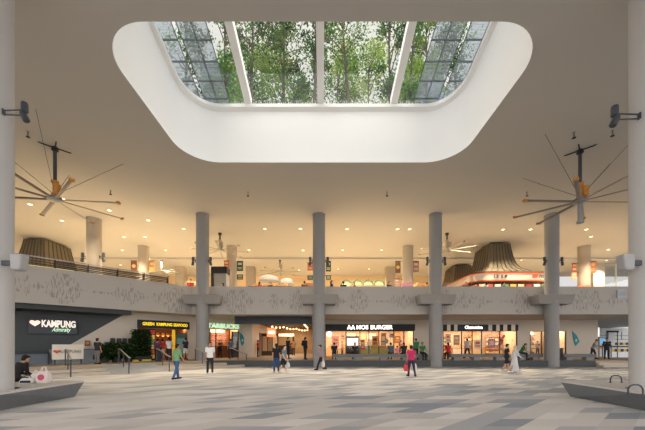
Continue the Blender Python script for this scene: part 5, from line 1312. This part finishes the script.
# --- on the platform
def pl(px, Y): return PX(px, Y), Y
x, y = pl(305.2, 24.3); b_, hd, bk = person('person in black with a backpack standing left of the middle column', x, y, PLAT, rad(120), 1.76, 'stand', (32, 33, 37), (38, 38, 42), skin=1, sleeve='long')
def backpack(label, bk, c):
    p, Mw, Rl = bk; t = thing('backpack', label, 'backpack', p, b_.rotation_euler.z)
    g = MB(); g.loft([rect(.14, .07, -.22), rect(.155, .09, -.1), rect(.15, .085, .1), rect(.11, .05, .22)]); g.build('pack_body', cloth(c), t, smooth=True, bev=.03); g = MB(); g.loft([rect(.11, .035, -.17), rect(.12, .045, -.08), rect(.11, .035, .0)]); g.v = [(v[0], v[1]+.09, v[2]) for v in g.v]; g.build('front_pocket', cloth(c), t, smooth=True, bev=.015)
    for s in (-1, 1): MB().tube([(s*.1, -.06, .18), (s*.12, -.16, .2), (s*.13, -.29, .1), (s*.12, -.28, -.05), (s*.11, -.08, -.16)], .016, 6).build('strap', cloth(c), t, smooth=True)
backpack('black backpack worn by the person left of the middle column', bk, (26, 27, 30))
x, y = pl(97.2, 18.4); b_, hd, _ = person('person in a black shirt and grey trousers waiting on the left terrace, seen from behind', x, y, PLAT, rad(170), 1.56, 'stand', (36, 38, 44), (120, 116, 112), skin=1)
bag('black shoulder bag held by the person waiting on the left terrace', hd[0], (36, 36, 40), .28, .32, rz=rad(170), name='shoulder_bag')
SB = PLAT; by = 23.38
def seated(px, label, shirt, legs, rz=180, H=1.64, pose='sit', Y=by, **k): x = PX(px, Y); return person(label, x, Y, SB, rad(rz), H, pose, shirt, legs, seat=.495, **k)
seated(334.3, 'person in black sitting on the bench below the round lamp sign', (28, 28, 32), (40, 40, 46))
seated(355, 'person with a pink headscarf and dark clothes sitting on the bench before the menu board', (40, 36, 40), (44, 42, 48), fem=True, veil=(214, 150, 144))
seated(391, 'person in a slate grey top sitting on the bench in front of the burger shop', (74, 86, 100), (50, 54, 62))
seated(397.4, 'small child in pink sitting on the bench beside the slate grey top', (214, 130, 150), (150, 120, 140), H=1.15)
seated(404.2, 'person in a dark top sitting near the right end of the burger shop bench', (40, 38, 38), (40, 40, 46), long_hair=True)
seated(421.8, 'person in a green shirt sitting at the right end of the burger shop bench', (48, 128, 78), (32, 32, 38), rz=10, Y=23.22)
x, y = pl(416, 23.95); person('person in a green shirt standing behind the burger shop bench', x, y, PLAT, rad(190), 1.66, 'stand', (56, 136, 84), (36, 38, 44))
seated(448.6, 'person in a red top sitting on the left end of the bakery bench', (196, 36, 44), (50, 40, 46), fem=True, long_hair=True)
x, y = pl(467.4, 26.4); person('person in a pale grey top and dark trousers walking up to the bakery door', x, y, PLAT, rad(195), 1.72, 'step', (176, 172, 170), (34, 34, 40))
seated(520.5, 'person in a dark green top sitting sideways on the bakery bench', (36, 106, 66), (44, 46, 52), rz=60, Y=23.3, pose='slump')
x, y = pl(592.6, 24.9); b_, hd, bk = person('person in a grey striped top with dark trousers leaning forward at the far right', x, y, PLAT, rad(40), 1.66, 'lean', (150, 148, 150), (34, 34, 40), stripes=1, skin=1, sleeve='long')
x, y = pl(606.8, 24.9); person('person in dark navy clothes standing at the far right', x, y, PLAT, rad(-35), 1.7, 'phone', (34, 38, 50), (30, 32, 40), sleeve='long')
# left bench sitter and bags
sx_, sy_ = PX(13, 9.35), 9.35
person('person in black sitting on the left stone bench half hidden by the near column', sx_, sy_, 0, rad(165), 1.66, 'slump', (24, 23, 25), (28, 26, 30), hair=(24, 22, 22), skin=1, sleeve='long', seat=.495)
bag('white plastic carrier bag with a pink round emblem on the left stone bench', (PX(44, 9.15), 9.15, .46 + .5), (226, 212, 208), .3, .36, .2, .1, (196, 90, 110), handle=.14)
bag('crumpled pale bag on the left stone bench between the sitter and the white bag', (PX(36, 9.2), 9.2, .46 + .38), (222, 216, 210), .26, .28, .2, -.3, handle=.1)
t = thing('handbag', 'black and white handbag lying on the left stone bench next to the sitter', 'bag', (PX(27.5, 9.0), 9.0, .46), .2); MB().loft([rect(.15, .08, 0), rect(.17, .09, .08), rect(.12, .04, .17)]).build('bag_body', cloth((214, 212, 210)), t, smooth=True, bev=.02); MB().box(-.13, -.095, .03, .13, -.08, .1).build('black_panel', m_black, t); MB().tube([(-.1, 0, .16), (-.06, 0, .24), (.06, 0, .24), (.1, 0, .16)], .01, 6).build('handle', m_black, t)
# seafood restaurant queue
def dp(px, c): return DG(px, c)
x, y = dp(157.3, 34.6); person('person in a purple top standing at the restaurant entrance beside the light box menu', x, y, PLAT, rad(200), 1.6, 'stand', (96, 52, 84), (60, 54, 60), skin=1)
x, y = dp(162.3, 34.9); person('person in a red top and pale shorts in the restaurant queue', x, y, PLAT, rad(215), 1.6, 'stand', (186, 44, 40), (214, 204, 190), bottom='short', skin=1)
x, y = dp(169.3, 34.7); person('person in a white top in the restaurant queue behind the handrail', x, y, PLAT, rad(235), 1.7, 'stand', (222, 220, 220), (52, 50, 56), skin=1)
x, y = dp(185.6, 34.2); person('person in a navy top and white shorts standing by the drinks fridge', x, y, PLAT, rad(240), 1.7, 'stand', (34, 44, 70), (224, 218, 210), bottom='short', skin=1)
# inside the shops
x, y = dp(220, 36.75); person('person in a dark apron top behind the coffee shop glass', x, y, PLAT, rad(60), 1.62, 'phone', (40, 32, 30), (40, 36, 36), faces=False)
x, y = dp(230.6, 34.9); person('person in a blue grey top outside the coffee shop door', x, y, PLAT, rad(225), 1.7, 'stand', (78, 98, 122), (32, 34, 40), faces=False)
x, y = PX(257.8, 30.0), 30.0; person('person in a red top standing at the left of the mall passage', x, y, PLAT, rad(120), 1.62, 'stand', (190, 40, 52), (40, 36, 40), faces=False)
x, y = PX(287.6, 25.6), 25.6; person('tall person in black standing in the mouth of the mall passage', x, y, PLAT, rad(60), 1.8, 'phone', (26, 26, 30), (30, 30, 34), sleeve='long')
x, y = PX(293.5, 33), 33; person('person in tan clothes farther inside the mall passage', x, y, PLAT, rad(0), 1.64, 'step', (176, 130, 92), (80, 64, 56), faces=False)
x, y = PX(342.2, 30.1), 30.1; person('person in a coral top inside the burger shop left of the menu board', x, y, PLAT+.01, rad(70), 1.5, 'stand', (226, 120, 90), (120, 80, 70), skin=0, faces=False)
x, y = PX(375, 31.58), 31.58; person('shop worker in a dark green top behind the burger counter', x, y, PLAT+.01, rad(0), 1.66, 'phone', (60, 84, 60), (40, 40, 40), faces=False)
x, y = PX(401, 30.3), 30.3; person('person in a brown orange top standing inside the burger shop by the framed prints', x, y, PLAT+.01, rad(200), 1.6, 'stand', (170, 96, 60), (60, 52, 50), faces=False)
x, y = PX(537.5, 29.15), 29.15; person('person in a brown top inside the corner shop window', x, y, PLAT+.01, rad(0), 1.5, 'stand', (110, 84, 70), (60, 56, 56), faces=False)
# upper level, standing behind the parapet
up = [(190.5, 23.75, 1.78, (190, 74, 54), 'person in an orange red shirt at the end of the left balcony'), (259.5, 23.95, 1.6, (196, 62, 74), 'person in a rose red top behind the parapet left of the middle column'),
      (270.5, 24.1, 1.62, (50, 52, 60), 'person in a dark top behind the parapet under the larger parasol'), (304.5, 23.9, 1.66, (110, 66, 50), 'person in a brown top behind the parapet just left of the middle column'),
      (331.5, 23.9, 1.7, (46, 40, 42), 'person in dark clothes behind the parapet just right of the middle column'), (343.5, 24.1, 1.68, (40, 42, 50), 'person in a dark navy top below the first green arch'),
      (354.5, 24.1, 1.58, (160, 60, 60), 'person in a maroon top below the second green arch'), (389, 23.9, 1.62, (50, 44, 44), 'person in a charcoal top left of the pale column right of centre'),
      (427, 24.1, 1.6, (150, 110, 80), 'person in a tan top left of the bakery side column'), (466, 24.0, 1.6, (60, 48, 44), 'person in a dark brown top at the left end of the big food stall'),
      (486, 24.2, 1.66, (226, 216, 200), 'person in a cream top in front of the big food stall'), (503, 24.2, 1.64, (90, 120, 90), 'person in a sage green top in front of the big food stall'),
      (476, 24.6, 1.7, (200, 96, 60), 'person in an orange top in front of the big food stall'), (203 + 20, 23.9, 1.5, (70, 100, 110), 'person in a teal grey top beside the white kiosk')]
for i, (px, Y, H, c, lab) in enumerate(up):
    person(lab, PX(px, Y), Y, UPF, rad((20, 150, -40, 200, 90, 170, -80)[i % 7]), H, 'stand', c, (44, 44, 50), skin=i % 2, long_hair=i % 3 == 1, faces=False, fem=i % 3 == 1)
# ------------------------------------------------------------------ camera, world, exposure
cam = bpy.data.cameras.new('camera'); cam.lens = F / 645 * 36; cam.sensor_width = 36; cam.shift_y = (HY - 215) / 645
cam.clip_end = 300
co = bpy.data.objects.new('camera', cam); C.objects.link(co); co.location = (0, 0, CH); co.rotation_euler = (PI/2, 0, 0)
S.camera = co
w = bpy.data.worlds.new('overcast_sky'); S.world = w; w.use_nodes = True
nt = w.node_tree; bg = nt.nodes['Background']; N = nt.nodes.new; L = nt.links.new
tc = N('ShaderNodeTexCoord'); sp = N('ShaderNodeSeparateXYZ'); L(tc.outputs['Generated'], sp.inputs[0])
mr = N('ShaderNodeMapRange'); mr.interpolation_type = 'SMOOTHSTEP'
mr.inputs['From Min'].default_value = .7; mr.inputs['From Max'].default_value = .05
mr.inputs['To Min'].default_value = SKY_FRONT; mr.inputs['To Max'].default_value = SKY_BACK
mz = N('ShaderNodeMapRange'); mz.interpolation_type = 'SMOOTHSTEP'     # overcast sky, brightest overhead
mz.inputs['From Min'].default_value = .45; mz.inputs['From Max'].default_value = 1.0
mz.inputs['To Min'].default_value = .9; mz.inputs['To Max'].default_value = 1.5
mm = N('ShaderNodeMath'); mm.operation = 'MULTIPLY'; L(sp.outputs['Z'], mz.inputs['Value']); L(mr.outputs[0], mm.inputs[0]); L(mz.outputs[0], mm.inputs[1])
L(sp.outputs['Y'], mr.inputs['Value']); L(mm.outputs[0], bg.inputs['Strength'])
bg.inputs['Color'].default_value = rgb(245, 241, 240)
S.view_settings.view_transform = 'Standard'; S.view_settings.look = 'None'; S.view_settings.gamma = 1
S.view_settings.use_curve_mapping = False; S.view_settings.exposure = EXPO
S.cycles.use_denoising = True
S.cycles.max_bounces = 7; S.cycles.diffuse_bounces = 5; S.cycles.glossy_bounces = 3; S.cycles.transparent_max_bounces = 16
S.cycles.sample_clamp_indirect = 6
